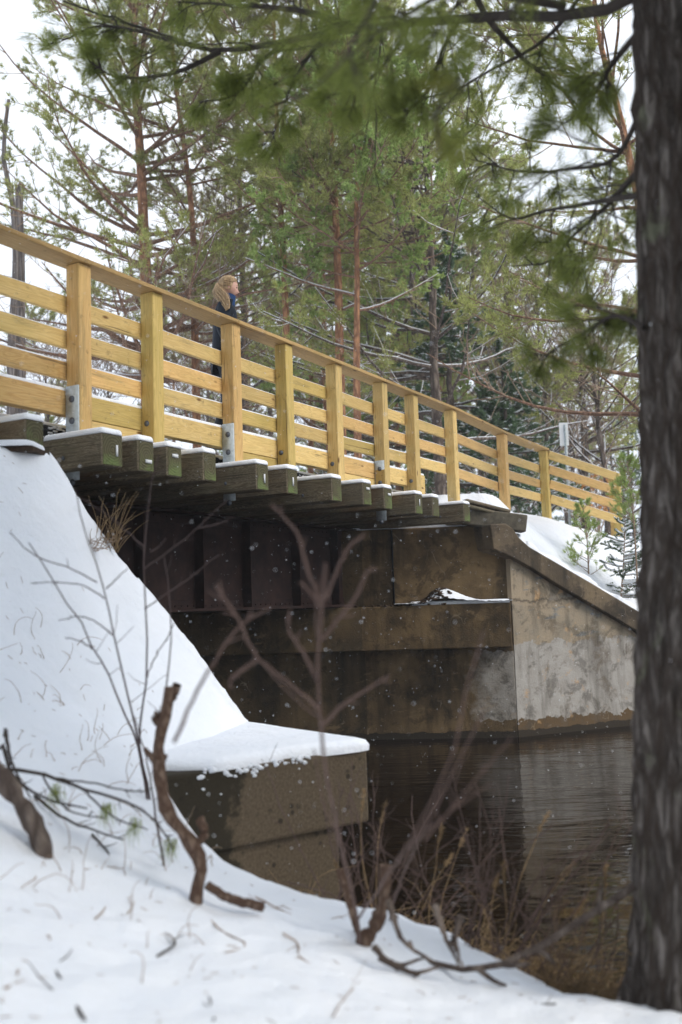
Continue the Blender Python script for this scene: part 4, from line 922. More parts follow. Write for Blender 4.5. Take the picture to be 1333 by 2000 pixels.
limbs = [
 ([(1300, -40, 3.7), (1180, 20, 3.9), (1000, 30, 4.2), (800, 45, 4.5), (640, 65, 4.8), (520, 85, 5.0), (430, 100, 5.2), (330, 70, 5.4), (240, 35, 5.6), (120, -10, 5.8)], .027, .005),
 ([(430, 100, 5.2), (380, 125, 5.2), (300, 148, 5.3), (230, 148, 5.4), (180, 120, 5.4)], .016, .004),
 ([(400, 95, 5.2), (320, 75, 5.3), (230, 55, 5.4), (160, 60, 5.5), (108, 85, 5.5)], .014, .003),
 ([(640, 65, 4.8), (600, 120, 4.6), (570, 180, 4.5), (550, 240, 4.5), (525, 285, 4.5)], .014, .003),
 ([(800, 45, 4.5), (760, 110, 4.2), (700, 170, 4.1), (640, 190, 4.0)], .016, .004),
 ([(1100, 10, 4.0), (900, -10, 3.4), (760, 60, 3.0), (680, 130, 2.9)], .02, .004),
 ([(900, 35, 4.4), (860, 100, 4.3), (840, 160, 4.3), (800, 210, 4.2)], .014, .004),
 ([(560, 80, 4.9), (500, 130, 4.9), (470, 180, 4.9), (400, 200, 4.9)], .012, .004),
 ([(700, 60, 4.7), (600, 20, 4.8), (480, 0, 5.0), (330, -20, 5.2)], .02, .004),
 ([(925, -20, 4.6), (950, 30, 4.7), (985, 71, 4.8), (1040, 132, 5.0), (1111, 192, 5.1), (1160, 250, 5.2)], .018, .004),
 ([(1260, 380, 3.9), (1180, 390, 4.3), (1080, 405, 4.8), (1010, 415, 5.1), (940, 370, 5.3)], .016, .003),
 ([(1250, 330, 3.9), (1190, 400, 4.4), (1120, 470, 4.8), (1080, 520, 5.0), (1010, 540, 5.2)], .016, .003),
 ([(1250, 60, 3.9), (1200, 120, 4.1), (1140, 200, 4.4), (1080, 260, 4.6)], .016, .003),
 ([(1260, 640, 3.7), (1200, 620, 3.9), (1130, 660, 4.1), (1080, 690, 4.2), (1050, 750, 4.2)], .012, .003),
 ([(1150, -30, 4.6), (1080, 60, 4.8), (960, 130, 5.1), (850, 180, 5.4), (740, 190, 5.6)], .012, .003),
 ([(1260, 200, 3.9), (1210, 300, 4.2), (1120, 330, 4.6), (1000, 330, 5.0), (900, 300, 5.3)], .014, .003)]
m = MB(); LP = []
for pts_, r0, r1 in limbs:
    P = resample(np.array([at(*p) for p in pts_]), 16); P += np.cumsum(rng.normal(0, .006, P.shape), 0)*np.linspace(0, 1, 16)[:, None]; m.tubes(P, rad(1, 16, r0, r1), 7); LP.append(P)
L2 = sprout(np.array(LP), 15, .12, 1, .26, 52, 7, (0, 0, -.05), .12, .7); L2 = L2[:]; m.tubes(L2, rad(len(L2), 7, .005, .002), 4)
L3 = sprout(L2, 4, .25, 1, .5, 42, 5, (0, 0, .1), .12, .7); m.tubes(L3, rad(len(L3), 5, .0025, .0015), 3); m.build('boughs', M_twig_dark, root)
m = MB(); m2 = MB()
P1, D1 = along(L3, 3, .5, 1); P2_, D2 = along(L2, 4, .6, 1); Pa = np.vstack([P1, P2_]); Da = np.vstack([D1, D2])
tufts(m, Pa, Da-[0, 0, .12], 12, .12, .0024, .36); m.build('needles', M_nd_near, root)
# unseen crown above the frame, added and thickened to shade the foreground snow
N = 210; z = rng.uniform(3.7, 6.3, N); a = rng.uniform(0, 6.28, N); org = np.column_stack([np.full(N, tb[0]+.28), np.full(N, tb[1]), z]); D = np.column_stack([np.cos(a), np.sin(a), rng.uniform(.0, .35, N)])
ln = np.where(np.sin(a) > .2, 1.8, 5.6)*rng.uniform(.6, 1.1, N); L1 = grow(org, D, ln, 9, (0, 0, .05), .06); m = MB(); m.tubes(L1, rad(N, 9, .035, .006), 5); L2 = sprout(L1, 10, .2, 1, .3, 50, 5); m.tubes(L2, rad(len(L2), 5, .008, .003), 3); m.build('crown_boughs', M_twig_dark, root)
m = MB(); P1, D1 = along(L2, 9, .2, 1); tufts(m, P1, D1, 6, .16, .045, .8); m.build('crown', M_nd_near, root)
# out-of-focus closer spray
lp = [([(760, -60, 2.6), (700, 60, 2.3), (640, 150, 2.2), (560, 200, 2.2)], 0), ([(1100, -60, 2.6), (960, 60, 2.4), (900, 180, 2.3), (840, 230, 2.3)], 0), ([(620, -60, 2.4), (520, 20, 2.3), (430, 60, 2.3)], 0), ([(900, 150, 2.4), (850, 240, 2.3), (860, 300, 2.3)], 1)]
LP = [resample(np.array([at(*p) for p in q]), 10) for q, _ in lp]
m = MB(); m.tubes(np.array(LP), rad(len(LP), 10, .006, .003), 5); L2 = sprout(np.array(LP), 6, .2, 1, .3, 45, 5, (0, 0, 0), .12, .7); m.tubes(L2, rad(len(L2), 5, .003, .0015), 4); m.build('near_spray', M_twig_dark, root)
m = MB(); P1, D1 = along(L2, 3, .4, 1); c_ = rng.random(len(P1)) < .5; tufts(m, P1[c_], D1[c_]-[0, 0, .1], 14, .09, .0025, .6); m.build('needles', M_nd_near, root)
m = MB(); P1, D1 = along(L2[-10:], 2, .4, 1); tufts(m, P1, D1, 14, .09, .003, .6); m.build('yellow_needles', M_nd_yellow, root)
root['label'] = 'massive dark furrowed pine trunk filling the right edge with overhanging boughs'

# ------------------------------------------------------------------ near shrubs, sticks
def px_paths(lst, d0, K=14, jit=.0, dj=.0):
    out = []
    for q in lst:
        P = [at(p[0], p[1], (p[2] if len(p) > 2 else d0)+rng.normal(0, dj)) for p in q]; P = resample(np.array(P), K); P += rng.normal(0, jit, P.shape); out.append(P)
    return np.array(out)
def shrub(name, label, cat, main, d, r0, r1, mat, forks=(), rf=.6, n3=2, group=None, sub=.14):
    def seat(q):      # the foot of every stem stands in the snow where it meets the ground
        gp = ground(*q[0][:2]); sh = float(gp[1])-(q[0][2] if len(q[0]) > 2 else d)
        n_ = len(q); w_ = [1.0 if name in ('broken_stump', 'broken_log') else max(0, 1-2.5*i/n_) for i in range(n_)]
        return [(p[0], p[1], (p[2] if len(p) > 2 else d)+sh*w) for p, w in zip(q, w_)]
    if name in ('broken_stump', 'broken_log'):
        dg = float(ground(*main[0][0][:2])[1]); forks = [[(p[0], p[1], d+dg-d) for p in q] for q in forks]; r0 *= dg/d; r1 *= dg/d
    main = [seat(q) if q[0][1] > 1505 else q for q in main]
    b = at(main[0][0][0], main[0][0][1], main[0][0][2] if len(main[0][0]) > 2 else d); root = thing(name, label, cat, b, group)
    P = px_paths(main, d, 16, .0015); P[:, 0] -= np.array([0, 0, .05]); m = MB(); m.tubes(P, rad(len(P), 16, r0, r1)*(1+(rng.normal(0, .14, (len(P), 16)) if r0 > .02 else 0)), 9, cap=True); m.build('stem', mat, root, True)
    allp = P
    if forks:
        F = px_paths(forks, d, 16, .0015); m = MB(); m.tubes(F, rad(len(F), 16, r0*rf, r1*.9), 6, cap=True); m.build('fork', mat, root, True); allp = np.concatenate([P, F])
    if n3:
        L_ = sprout(allp, n3, .3, .98, sub, 50, 6, (0, 0, .15), .12, .8); m = MB(); m.tubes(L_, rad(len(L_), 6, r1*.8, r1*.4), 4); m.build('twigs', mat, root)
    return root
shrub('bare_shrub', 'leafless thin-stemmed purple shrub in front of the left snow slope', 'shrub',
      [[(290, 1560), (273, 1465), (285, 1330), (286, 1195), (282, 1069), (291, 997), (298, 934), (312, 889)], [(295, 1560), (273, 1465), (249, 1353), (222, 1240), (204, 1150), (177, 1074), (154, 993), (148, 955)], [(288, 1550), (267, 1452), (235, 1375), (208, 1308), (181, 1263), (163, 1222), (127, 1173), (100, 1128), (55, 1060)],
       [(325, 1600), (300, 1480), (325, 1348), (334, 1218), (330, 1150), (321, 1087)], [(322, 1695), (305, 1600), (290, 1500), (262, 1400)]], 4.3, .0058, .0022, M_twig_purple,
      [[(282, 1069), (244, 1033), (190, 993), (154, 970)], [(282, 1110), (352, 1060), (388, 1029), (415, 1002), (445, 977)], [(388, 1031), (424, 1024), (458, 1008)], [(294, 1078), (312, 1068), (325, 1051)], [(204, 1168), (168, 1146), (100, 1137), (60, 1140)],
       [(190, 1137), (145, 1114), (60, 1080), (20, 1040)], [(208, 1150), (230, 1128), (249, 1110)], [(222, 1240), (160, 1204), (114, 1213)], [(181, 1267), (150, 1250), (127, 1245)], [(282, 1190), (312, 1168), (370, 1130), (415, 1092), (428, 1085)], [(285, 1330), (300, 1290), (330, 1240), (345, 1210)]], .6, 3)
shrub('bare_shrub', 'blurred mauve forked twig standing very near the camera over the abutment block', 'shrub',
      [[(705, 1840, 3.9), (690, 1750, 3.6), (655, 1600, 3.1), (628, 1440, 2.8), (622, 1330, 2.75), (625, 1230, 2.7), (635, 1160, 2.7), (637, 1100, 2.7)], ], 2.75, .0066, .0042, M_twig_mauve,
      [[(622, 1385), (560, 1330), (500, 1280), (465, 1210), (420, 1142)], [(622, 1330), (590, 1270), (563, 1220), (568, 1190)], [(628, 1250), (655, 1215), (700, 1160), (715, 1120), (735, 1108)], [(628, 1180), (600, 1110), (580, 1040), (545, 1000), (528, 985)], [(636, 1170), (665, 1100), (690, 1060), (712, 1045)], [(627, 1185), (600, 1150), (588, 1138)], [(627, 1420), (680, 1370), (720, 1345), (760, 1320)], [(339, 1450), (415, 1299), (474, 1218), (528, 1186)], [(500, 1290), (450, 1340), (452, 1345)]], .9, 3, None, .22)
shrub('bare_shrub', 'blurred reddish twig arching up over the river left of the water centre', 'shrub',
      [[(690, 1810, 3.9), (750, 1720, 3.0), (830, 1590), (880, 1490), (905, 1400), (915, 1330), (945, 1230)], [(760, 1790, 3.9), (800, 1680, 3.0), (870, 1540), (930, 1420), (945, 1390)]], 2.5, .0052, .0022, M_twig_mauve,
      [[(760, 1700, 2.8), (860, 1600), (960, 1530)], [(830, 1640), (900, 1560), (1000, 1440)]], .6, 2)
sr = shrub('broken_stump', 'upright crooked broken brown stick stump planted in the foreground snow', 'stump',
      [[(378, 1760), (392, 1690), (372, 1645), (332, 1595), (314, 1530), (310, 1460), (322, 1400), (333, 1345)]], 3.9, .031, .021, M_stick, [[(385, 1650), (400, 1628), (390, 1600)], [(404, 1728), (440, 1752), (480, 1764), (515, 1772)], [(330, 1370), (342, 1352), (346, 1338)], [(318, 1420), (305, 1405), (303, 1395)]], .55, 3)
shrub('broken_log', 'dark mossy leaning log piece at the left edge of the foreground', 'log', [[(90, 1672), (72, 1625), (42, 1572), (0, 1520), (-60, 1470)]], 3.7, .034, .04, M_bark_grey, (), .5, 0)
shrub('fallen_branch', 'tangled dark fallen branch lying across the snow beside the crooked stump', 'branch', [[(-20, 1500), (80, 1512), (160, 1540), (240, 1565), (300, 1600), (340, 1660)], [(0, 1440), (30, 1520), (90, 1560), (170, 1580)], [(10, 1415), (20, 1480), (60, 1560)], [(60, 1550), (150, 1610), (240, 1640)]], 4.2, .009, .003, M_twig_dark, [[(80, 1512), (130, 1580), (210, 1600)], [(160, 1540), (230, 1600), (290, 1620)], [(110, 1520), (180, 1530), (280, 1545), (300, 1540)]], .5, 6)
fb = ROOTS[-1]; m = MB()
for a, b in ((210, 1575), (265, 1605), (335, 1645), (110, 1540)):
    p = at(a, b, 4.2); tufts(m, np.repeat(p[None], 4, 0), np.repeat(np.array([[-.1, 0, -.8]]), 4, 0), 14, .10, .003, .35)
m.build('needles', M_nd_near, fb)
shrub('broken_stump', 'short reddish broken stub beside the grassy shore, right of centre', 'stump', [[(705, 1842), (732, 1812), (748, 1770), (755, 1690)]], 4.1, .030, .021, M_stick, [[(705, 1842), (690, 1790), (665, 1700)]], .4, 0)
shrub('fallen_branch', 'long curved branch sweeping from the snow up to the near trunk', 'branch', [[(760, 1815), (800, 1850), (850, 1882), (920, 1893), (990, 1880), (1060, 1845), (1150, 1790), (1240, 1730)]], 3.75, .008, .015, M_bark_grey,
      [[(850, 1880), (790, 1840), (760, 1760)], [(900, 1890), (870, 1830), (850, 1770)], [(830, 1870), (770, 1885), (730, 1850)], [(905, 1890), (890, 1840), (900, 1790)], [(870, 1885), (810, 1900), (740, 1870)]], .5, 5)
sticks = [([(165, 2010), (130, 1930), (95, 1858)], 'long dark stick poking out of the bottom left snow', .011), ([(310, 1872), (335, 1852), (322, 1828)], 'small forked twig in the snow below the crooked stump', .008), ([(180, 1635), (200, 1655), (222, 1685)], 'short stub twig lying left of the crooked stump', .009),
          ([(185, 1800), (210, 1765), (243, 1720)], 'thin pale twig on the snow left of the crooked stump', .005), ([(0, 1720), (30, 1700), (66, 1702), (40, 1740)], 'looped thin twig on snow at the left edge', .005), ([(405, 1795), (450, 1830), (475, 1848), (450, 1865)], 'bent thin twig on snow below the stump root', .006),
          ([(555, 1830), (580, 1845), (600, 1880), (620, 1885)], 'angled thin twig on snow in the lower middle', .006), ([(480, 1740), (545, 1780), (600, 1800), (680, 1790)], 'thin wavy root along the snow edge under the block', .006), ([(420, 2010), (418, 1980), (420, 1955)], 'stub stick at the bottom edge of the snow', .008),
          ([(1035, 1950), (1055, 1962), (1075, 1968)], 'dark twig fragment near the bottom right snow edge', .008), ([(10, 1935), (35, 1915), (30, 1900)], 'tiny dark twig near the bottom left corner', .007), ([(165, 1700), (200, 1695), (240, 1700)], 'flat thin twig left of the stump base', .005),
          ([(250, 1790), (255, 1770), (248, 1758)], 'small dark twig tip in the middle of the left snow', .005), ([(650, 1990), (680, 1950), (700, 1915)], 'faint twig on the snow at bottom middle', .004)]
for pts_, lb, r_ in sticks:
    P = []
    for a, b in pts_:
        q = ground(min(a, 1250), min(b, 1996)); P.append(q+[rng.normal(0, .006), 0, rng.uniform(-.006, .012)])
    P = resample(np.array(P), 9); rt = thing('snow_stick', lb, 'stick', P[0]); m = MB(); m.tubes(P+rng.normal(0, .0015, P.shape), rad(1, 9, r_*.62, r_*.3), 6, cap=True); sp2 = sprout(P[None], 2, .3, .9, .4, 50, 4, (0, 0, .0), .2, .3); m.tubes(sp2, rad(len(sp2), 4, r_*.3, r_*.15), 4); m.build('stick', M_twig_dark if r_ > .0075 else M_twig_brown, rt, True)
# weed stems on the left slope
ws = []
for a, b in ((215, 1055), (225, 1060), (232, 1068)):
    pass
m = MB(); N = 45; org = np.array([at(210+rng.uniform(-22, 22), 1062+rng.uniform(-10, 22), 6.85) for _ in range(N)]); G_ = grow(org, np.column_stack([rng.normal(0, .3, N), rng.normal(0, .2, N), np.ones(N)]), rng.uniform(.12, .42, N), 7, (0.1, 0, -.3), .1); m.tubes(G_, rad(N, 7, .003, .0015), 3)
tag(m.build('grass_tuft', M_grass, None, loc=org[0]), 'tuft of dry yellow grass on the edge of the left snow slope', 'grass')
m = MB(); N = 60; org = np.array([at(185+rng.uniform(-45, 30), 1066+rng.uniform(-12, 12), 6.7) for _ in range(N)]); G_ = grow(org, np.column_stack([rng.normal(0, .9, N), rng.normal(0, .3, N), .5*np.ones(N)]), rng.uniform(.04, .12, N), 5, (0, 0, -.3), .2); m.tubes(G_, rad(N, 5, .003, .0015), 3)
tag(m.build('weed_patch', M_twig_brown, None, loc=org[0]), 'small dark patch of flattened weeds on the left snow slope', 'weeds')
# ------------------------------------------------------------------ dry grass on the shore
m = MB(); N = 2600; px_ = rng.uniform(560, 1235, N); ys = np.interp(px_, [560, 640, 820, 1000, 1090, 1235], [1745, 1775, 1818, 1885, 1950, 1960]); dd = np.interp(px_, [560, 640, 820, 1000, 1090, 1235], [5.2, 5.15, 5.0, 4.6, 4.2, 4.1])+rng.uniform(-.05, .55, N)
org = np.array([[*(at(a, b, c)[:2]), 0] for a, b, c in zip(px_, ys, dd)]); org[:, 2] = np.maximum(hnear(org[:, 0], org[:, 1]), WZ-.05)-.02
ln = rng.gamma(3.0, .07, N).clip(.08, .75)*np.interp(px_, [560, 900, 1235], [.75, .85, 1.15]); G_ = grow(org, np.column_stack([rng.normal(.1, .5, N), rng.normal(-.15, .35, N), np.ones(N)]), ln, 7, (.15, -.1, -.75), .14)
m.tubes(G_, rad(N, 7, .0028, .0012), 3); tag(m.build('shore_grass', M_grass, None, loc=(0, 5, WZ)), kind='stuff')
m = MB(); N = 13; px_ = rng.uniform(660, 1180, N); org = np.array([at(a, np.interp(a, [560, 640, 820, 1000, 1090, 1235], [1745, 1775, 1818, 1885, 1950, 1960])-5, 4.9 if a < 900 else 4.4) for a in px_]); G_ = grow(org, np.column_stack([rng.normal(.25, .25, N), rng.normal(-.1, .2, N), np.ones(N)]), rng.uniform(.25, .7, N), 9, (.1, 0, -.15), .06); m.tubes(G_, rad(N, 9, .0035, .0015), 4)
p1, d1 = along(G_, 14, .82, 1); tufts(m, p1, d1, 5, .025, .006, .6); tag(m.build('weed_stalks', M_grass, None, loc=(0, 5, WZ)), kind='stuff')
m = MB(); N = 60; px_ = rng.uniform(640, 1200, N); org = np.array([at(a, np.interp(a, [560, 640, 820, 1000, 1090, 1235], [1745, 1775, 1818, 1885, 1950, 1960])-3, 4.9 if a < 900 else 4.3) for a in px_]); G_ = grow(org, np.column_stack([rng.normal(.1, .5, N), rng.normal(-.1, .3, N), np.ones(N)]), rng.uniform(.3, .8, N), 8, (0, 0, .0), .12); L2 = sprout(G_, 4, .3, 1, .4, 40, 5); m.tubes(G_, rad(N, 8, .0035, .002), 4); m.tubes(L2, rad(len(L2), 5, .0018, .001), 3)
tag(m.build('shore_brush', M_twig_mauve, None, loc=(0, 5, WZ)), kind='stuff')
m = MB(); N = 220; org = np.array([at(rng.uniform(-40, 420), 1500, rng.uniform(3.0, 6.3)) for _ in range(N)]); org = np.vstack([org[(org[:, 1] < 5.0) & (rng.random(len(org)) < np.clip((org[:, 1]-2.9)/2.6, .08, 1))], org[org[:, 1] >= 5.0][:110]]); kp = ~((org[:, 0] > D3[0]-.1) & (org[:, 1] > 5.0)); org = org[kp]; N = len(org)
org[:, 2] = hnear(org[:, 0], org[:, 1]); G_ = grow(org, np.column_stack([rng.normal(0, .8, N), rng.normal(0, .4, N), np.ones(N)]), rng.uniform(.03, .22, N), 7, (0, 0, -.6), .2); m.tubes(G_, rad(N, 7, .0022, .001), 3); tag(m.build('snow_weeds', M_twig_brown, None, loc=(-1, 4.5, -1)), kind='stuff')

m = MB(); N = 600; org = np.column_stack([rng.uniform(-2.6, 1.6, N), rng.uniform(2.4, 6.4, N), np.zeros(N)]); org[:, 2] = hnear(org[:, 0], org[:, 1])+.002
kp = (org[:, 2] > WZ+.1) & ~((org[:, 0] > D3[0]-.1) & (org[:, 1] > 5.0)); org = org[kp]; N = len(org); a = rng.uniform(0, 6.28, N); dl = np.column_stack([np.cos(a), np.sin(a), np.zeros(N)])*rng.uniform(.006, .03, (N, 1))
dl[:, 2] = hnear(org[:, 0]+dl[:, 0], org[:, 1]+dl[:, 1])+.003-org[:, 2]; m.tubes(np.stack([org, org+dl], 1), .0013, 3); tag(m.build('needle_litter', M_twig_brown, None, loc=(0, 4, -1)), kind='stuff')
# ------------------------------------------------------------------ person
def skinmesh(name, verts, edges, radii, mat, parent, sub=2, root_i=0):
    me = bpy.data.meshes.new(name); me.from_pydata([tuple(v) for v in verts], edges, []); me.materials.append(mat)
    o = bpy.data.objects.new(name, me); COL.objects.link(o); o.parent = parent
    sk = o.modifiers.new('skin', 'SKIN'); sk.use_smooth_shade = True
    for i, r_ in enumerate(radii): me.skin_vertices[0].data[i].radius = r_ if hasattr(r_, '__len__') else (r_, r_); me.skin_vertices[0].data[i].use_root = (i == root_i)
    sb = o.modifiers.new('sub', 'SUBSURF'); sb.levels = sub; sb.render_levels = sub; return o
M_skin = mat_plain('skin', (.56, .32, .24), .55, .06, .4); M_jacket = mat_plain('navy_jacket', (.009, .013, .020), .7, .3, .2, scale=30); M_trous = mat_plain('black_trousers', (.010, .013, .018), .7, .3, .3)
M_scarf = mat_plain('blue_fleece', (.018, .045, .12), .9, .2); M_boot = mat_plain('black_boot', (.012, .012, .014), .5, .2)
mh = Mat('golden_hair', .5, .4); vv_ = mh.co((40, 40, 4)); mh.col(mh.mix(mh.ramp(mh.noise(vv_, 1.5, 4), [(.3, 0), (.7, 1)]), (.19, .115, .055), (.54, .37, .19))); M_hair = mh.m
M_hairdk = mat_plain('dark_blond_roots', (.20, .10, .045), .6, .3, scale=60)
pd = 9.85; pt = at(441, 541, pd); fz = pt[2]-1.76
pr = thing('person', 'young woman in dark puffer jacket with ponytail and blue neck warmer walking on the bridge', 'person', (pt[0]-.02, pd, fz))
pr.rotation_euler.z = R(12)   # faces +X, towards the right of the picture
# body: +X forward, +Y her left, Z up (metres above the deck)
bv = [(0, 0, .95), (0, 0, 1.08), (.01, 0, 1.25), (.0, 0, 1.40), (.025, 0, 1.50), (.045, 0, 1.56),
      (0, .10, .90), (.02, .10, .50), (-.08, .10, .20), (-.09, .10, .14), (0, -.10, .90), (.05, -.10, .50), (.03, -.10, .22), (.03, -.10, .16),
      (-.01, .19, 1.40), (-.03, .23, 1.15), (.10, .21, .95), (-.01, -.19, 1.40), (-.05, -.23, 1.15), (.08, -.21, .94)]
be = [(0, 1), (1, 2), (2, 3), (3, 4), (4, 5), (0, 6), (6, 7), (7, 8), (8, 9), (0, 10), (10, 11), (11, 12), (12, 13), (3, 14), (14, 15), (15, 16), (3, 17), (17, 18), (18, 19)]
brd = [.13, .12, (.11, .14), (.10, .13), .055, .052, .085, .055, .04, .035, .085, .055, .04, .035, .05, .04, .028, .05, .04, .028]
skinmesh('body', bv, be, brd, M_skin, pr)
jv = [(0, 0, .86), (0, 0, 1.05), (.01, 0, 1.22), (0, 0, 1.36), (.01, 0, 1.44), (-.01, .18, 1.40), (-.03, .235, 1.15), (.08, .215, .97), (-.01, -.18, 1.40), (-.05, -.235, 1.15), (.06, -.215, .97)]
skinmesh('jacket', jv, [(0, 1), (1, 2), (2, 3), (3, 4), (3, 5), (5, 6), (6, 7), (3, 8), (8, 9), (9, 10)], [(.155, .175), (.145, .165), (.14, .17), (.125, .155), .09, .085, .07, .05, .085, .07, .05], M_jacket, pr)
skinmesh('trousers', [(0, 0, .92), (0, .1, .86), (.03, .10, .50), (-.10, .10, .14), (0, -.1, .86), (.05, -.10, .50), (.03, -.10, .14)], [(0, 1), (1, 2), (2, 3), (0, 4), (4, 5), (5, 6)], [.14, .105, .075, .06, .105, .075, .06], M_trous, pr)
for s, (bx_, bz_, pit) in ((1, (-.07, .05, .0)), (-1, (.06, .05, .0))):
    m = MB(); m.blob((0, 0, 0), (.14, .05, .055), 12, 8); m.blob((-.08, 0, .07), (.06, .05, .09), 10, 6)
    o = bpy.data.objects.new('boot', m.mesh('boot', M_boot, True)); COL.objects.link(o); o.parent = pr; o.location = (bx_, s*.10, bz_); o.rotation_euler.y = -pit
# scarf
m = MB(); P = [(.03, 0, 1.46), (.035, 0, 1.50), (.045, 0, 1.54), (.055, 0, 1.575)]; m.tubes(np.array(P), np.array([.078, .076, .072, .066])[None], 18); m.build('neck_warmer', M_scarf, None).parent = pr
# head: profile-shaped lathe, face towards +X
hm = MB(); nU, nV = 40, 32; HC = np.array([.045, 0, 1.655]); V = []
for i in range(nV+1):
    ph = math.pi*i/nV; z = math.cos(ph)
    for j in range(nU):
        t_ = 2*math.pi*j/nU; cx_, cy_ = math.cos(t_), math.sin(t_); r_ = math.sin(ph)
        x, y, zz = .098*r_*cx_, .074*r_*cy_, .112*z
        if z < -.2: y *= 1-.35*(-z-.2); x *= (1-.30*(-z-.2)) if cx_ < 0 else (1+.02)
        if cx_ > 0:
            fr_ = max(0, cx_)**6
            if abs(zz+.022) < .04: x += .026*math.exp(-((zz+.030)/.014)**2)*math.exp(-(y/.011)**2)*1.0
            if zz < -.045: x += .006*math.exp(-((zz+.058)/.007)**2)*math.exp(-(y/.02)**2); 
            x += .009*math.exp(-((zz+.092)/.014)**2)*math.exp(-(y/.024)**2)
            x -= .008*math.exp(-((zz-.004)/.012)**2)*math.exp(-((abs(y)-.030)/.014)**2)
            x -= .004*math.exp(-((zz+.076)/.008)**2)*fr_
        V.append((x, y, zz))
V = np.array(V); a_ = R(10); Rm = np.array([[math.cos(a_), 0, math.sin(a_)], [0, 1, 0], [-math.sin(a_), 0, math.cos(a_)]]); V = V@Rm.T+HC
ii = np.arange((nV+1)*nU).reshape(nV+1, nU); hm.add(V, quads=np.stack([ii[:-1], ii[1:], np.roll(ii[1:], -1, 1), np.roll(ii[:-1], -1, 1)], -1)); ho = hm.build('head', M_skin, None, True); ho.parent = pr
def hp(x, y, z): return np.array([x, y, z])@Rm.T+HC
m = MB()
for s in (-1, 1): m.blob(hp(.083, s*.030, .003), (.008, .010, .007), 8, 6)
o = m.build('eyes', mat_plain('eye', (.05, .035, .03), .3, .1), None, True); o.parent = ho
m = MB()
for s in (-1, 1): m.tubes(np.array([hp(.088, s*.018, .022), hp(.088, s*.030, .026), hp(.078, s*.042, .022)]), .0028, 5)
o = m.build('eyebrows', M_hairdk, None, True); o.parent = ho
m = MB(); m.blob(hp(.094, 0, -.062), (.007, .018, .0055), 10, 6); o = m.build('lips', mat_plain('lips', (.45, .17, .15), .5, .05), None, True); o.parent = ho
m = MB()
for s in (-1, 1): m.blob(hp(.0, s*.073, -.008), (.017, .007, .028), 10, 7)
o = m.build('ears', M_skin, None, True); o.parent = ho
# hair: cap of combed strands + ponytail falling over the shoulder
m = MB(); tie = hp(-.105, 0, .02); N = 520; strands = []
for k in range(N):
    th_ = rng.uniform(-1, 1)*R(105); fz_ = rng.uniform(0, 1)
    a0 = np.array([.080-.02*abs(th_), math.sin(th_)*.070, .062+.03*math.cos(th_)]) if rng.random() < .45 else np.array([rng.uniform(-.06, .06), math.sin(th_)*.078, .045+.05*math.cos(th_)*1.0])
    if abs(th_) > R(60): a0[2] = .02+rng.uniform(-.05, .05) if a0[0] < .03 else a0[2]
    pts_ = []
    for f_ in np.linspace(0, 1, 8):
        q = a0*(1-f_)+np.array([-.10, 0, .015])*f_; e_ = q/np.array([.106, .082, .120]); l_ = np.linalg.norm(e_)
        q = q/l_*(1+.02*math.sin(f_*3)) if l_ > 0 else q; pts_.append(hp(*q)+rng.normal(0, .0012, 3))
    strands.append(pts_)
m.tubes(np.array(strands), .0042, 4)
V = []
for i in range(11):
    for j in range(24):
        ph = math.pi*.62*i/10; t_ = 2*math.pi*j/24; x, y, z = .102*math.sin(ph)*math.cos(t_), .079*math.sin(ph)*math.sin(t_), .117*math.cos(ph)
        if x > .03 and z < .06: x = x*.85; y *= .9; z = max(z, .055)
        V.append(hp(x, y, z))
ii = np.arange(11*24).reshape(11, 24); m.add(np.array(V), quads=np.stack([ii[:-1], ii[1:], np.roll(ii[1:], -1, 1), np.roll(ii[:-1], -1, 1)], -1))
o = m.build('hair', M_hair, None, True); o.parent = pr
m = MB(); S_ = []
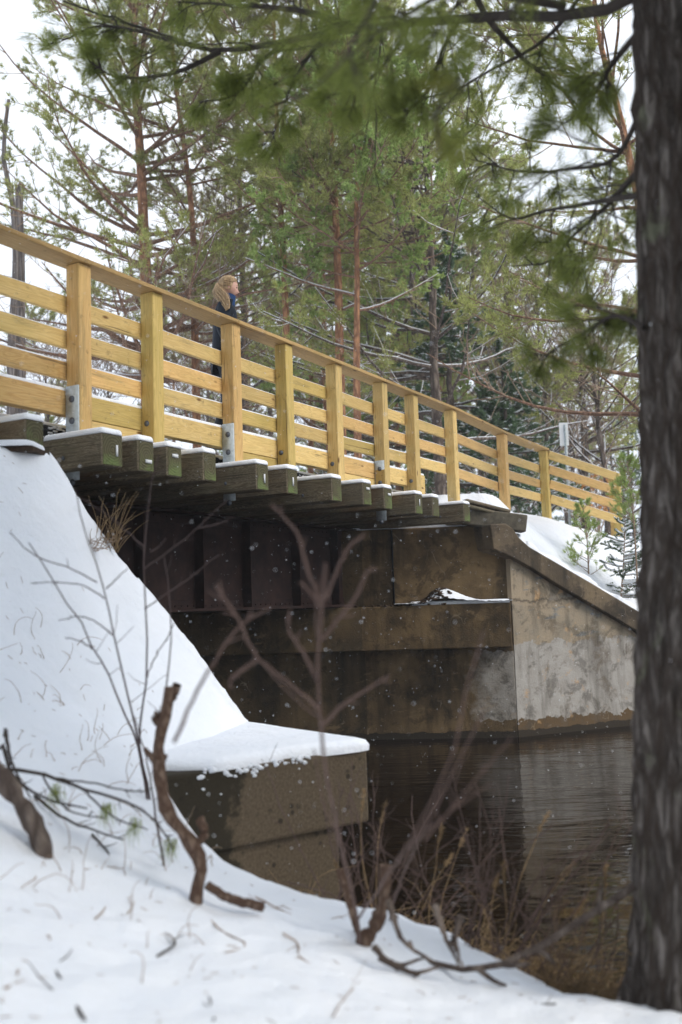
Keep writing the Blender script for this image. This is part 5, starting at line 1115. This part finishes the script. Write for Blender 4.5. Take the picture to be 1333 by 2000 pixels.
for k in range(260):
    r_ = rng.normal(0, 1, 2); sp_ = np.array([0, .006, .030, .044, .046, .038, .016])
    ctr = [(-.102, 0, .03), (-.125, -.02, .01), (-.125, -.06, -.06), (-.095, -.11, -.12), (-.055, -.17, -.17), (-.015, -.235, -.24), (.015, -.275, -.32)]
    S_.append([hp(*c_)+np.array([r_[0]*s2*.42, r_[1]*s2*.35, r_[0]*s2*.3]) for c_, s2 in zip(ctr, sp_)])
m.tubes(np.array(S_), rad(260, 7, .0045, .0018), 4); o = m.build('ponytail', M_hair, None, True); o.parent = pr
# ------------------------------------------------------------------ light snow haze in the air
m = MB(); m.box((0, 30, 6), (150, 110, 19)); hz = m.build('haze', None); tag(hz, kind='stuff')
hm_ = bpy.data.materials.new('haze'); hm_.use_nodes = True; hn = hm_.node_tree; hn.nodes.clear(); ho_ = hn.nodes.new('ShaderNodeOutputMaterial'); hv = hn.nodes.new('ShaderNodeVolumePrincipled')
hv.inputs['Color'].default_value = (.93, .96, 1, 1); hv.inputs['Density'].default_value = .0018; hn.links.new(hv.outputs[0], ho_.inputs['Volume']); hz.data.materials.append(hm_)
# ------------------------------------------------------------------ falling snow
N = 9000; d = rng.uniform(3.2, 13.3, N); P = np.array([at(a, b, c) for a, b, c in zip(rng.uniform(-200, 1550, N), rng.uniform(-200, 2200, N), d)])
th = rng.uniform(0, 1, N); m = MB(); s_ = .0011+.0032*rng.random(N)**2.5
oct_ = np.array([(1, 0, 0), (-1, 0, 0), (0, 1, 0), (0, -1, 0), (0, 0, 1), (0, 0, -1)], float); tr = np.array([(0, 2, 4), (2, 1, 4), (1, 3, 4), (3, 0, 4), (2, 0, 5), (1, 2, 5), (3, 1, 5), (0, 3, 5)])
keep = np.array([P[i, 2] > WZ+.1 for i in range(N)]); P = P[keep]; s_ = s_[keep]; N = len(P)
V = (P[:, None]+oct_[None]*s_[:, None, None]).reshape(-1, 3); m.add(V, tris=(np.arange(N)[:, None, None]*6+tr[None]).reshape(-1, 3)); tag(m.build('falling_snow', M_snow, None, True), kind='stuff')

for r_ in ROOTS:
    if '_loc' in r_: del r_['_loc']
for o in bpy.data.objects:
    if '_loc' in o: del o['_loc']

if 0: print('TRIS', sum(len(m.loops)-2*len(m.polygons) for m in bpy.data.meshes), sorted([(len(m.loops)-2*len(m.polygons),m.name) for m in bpy.data.meshes])[-12:])
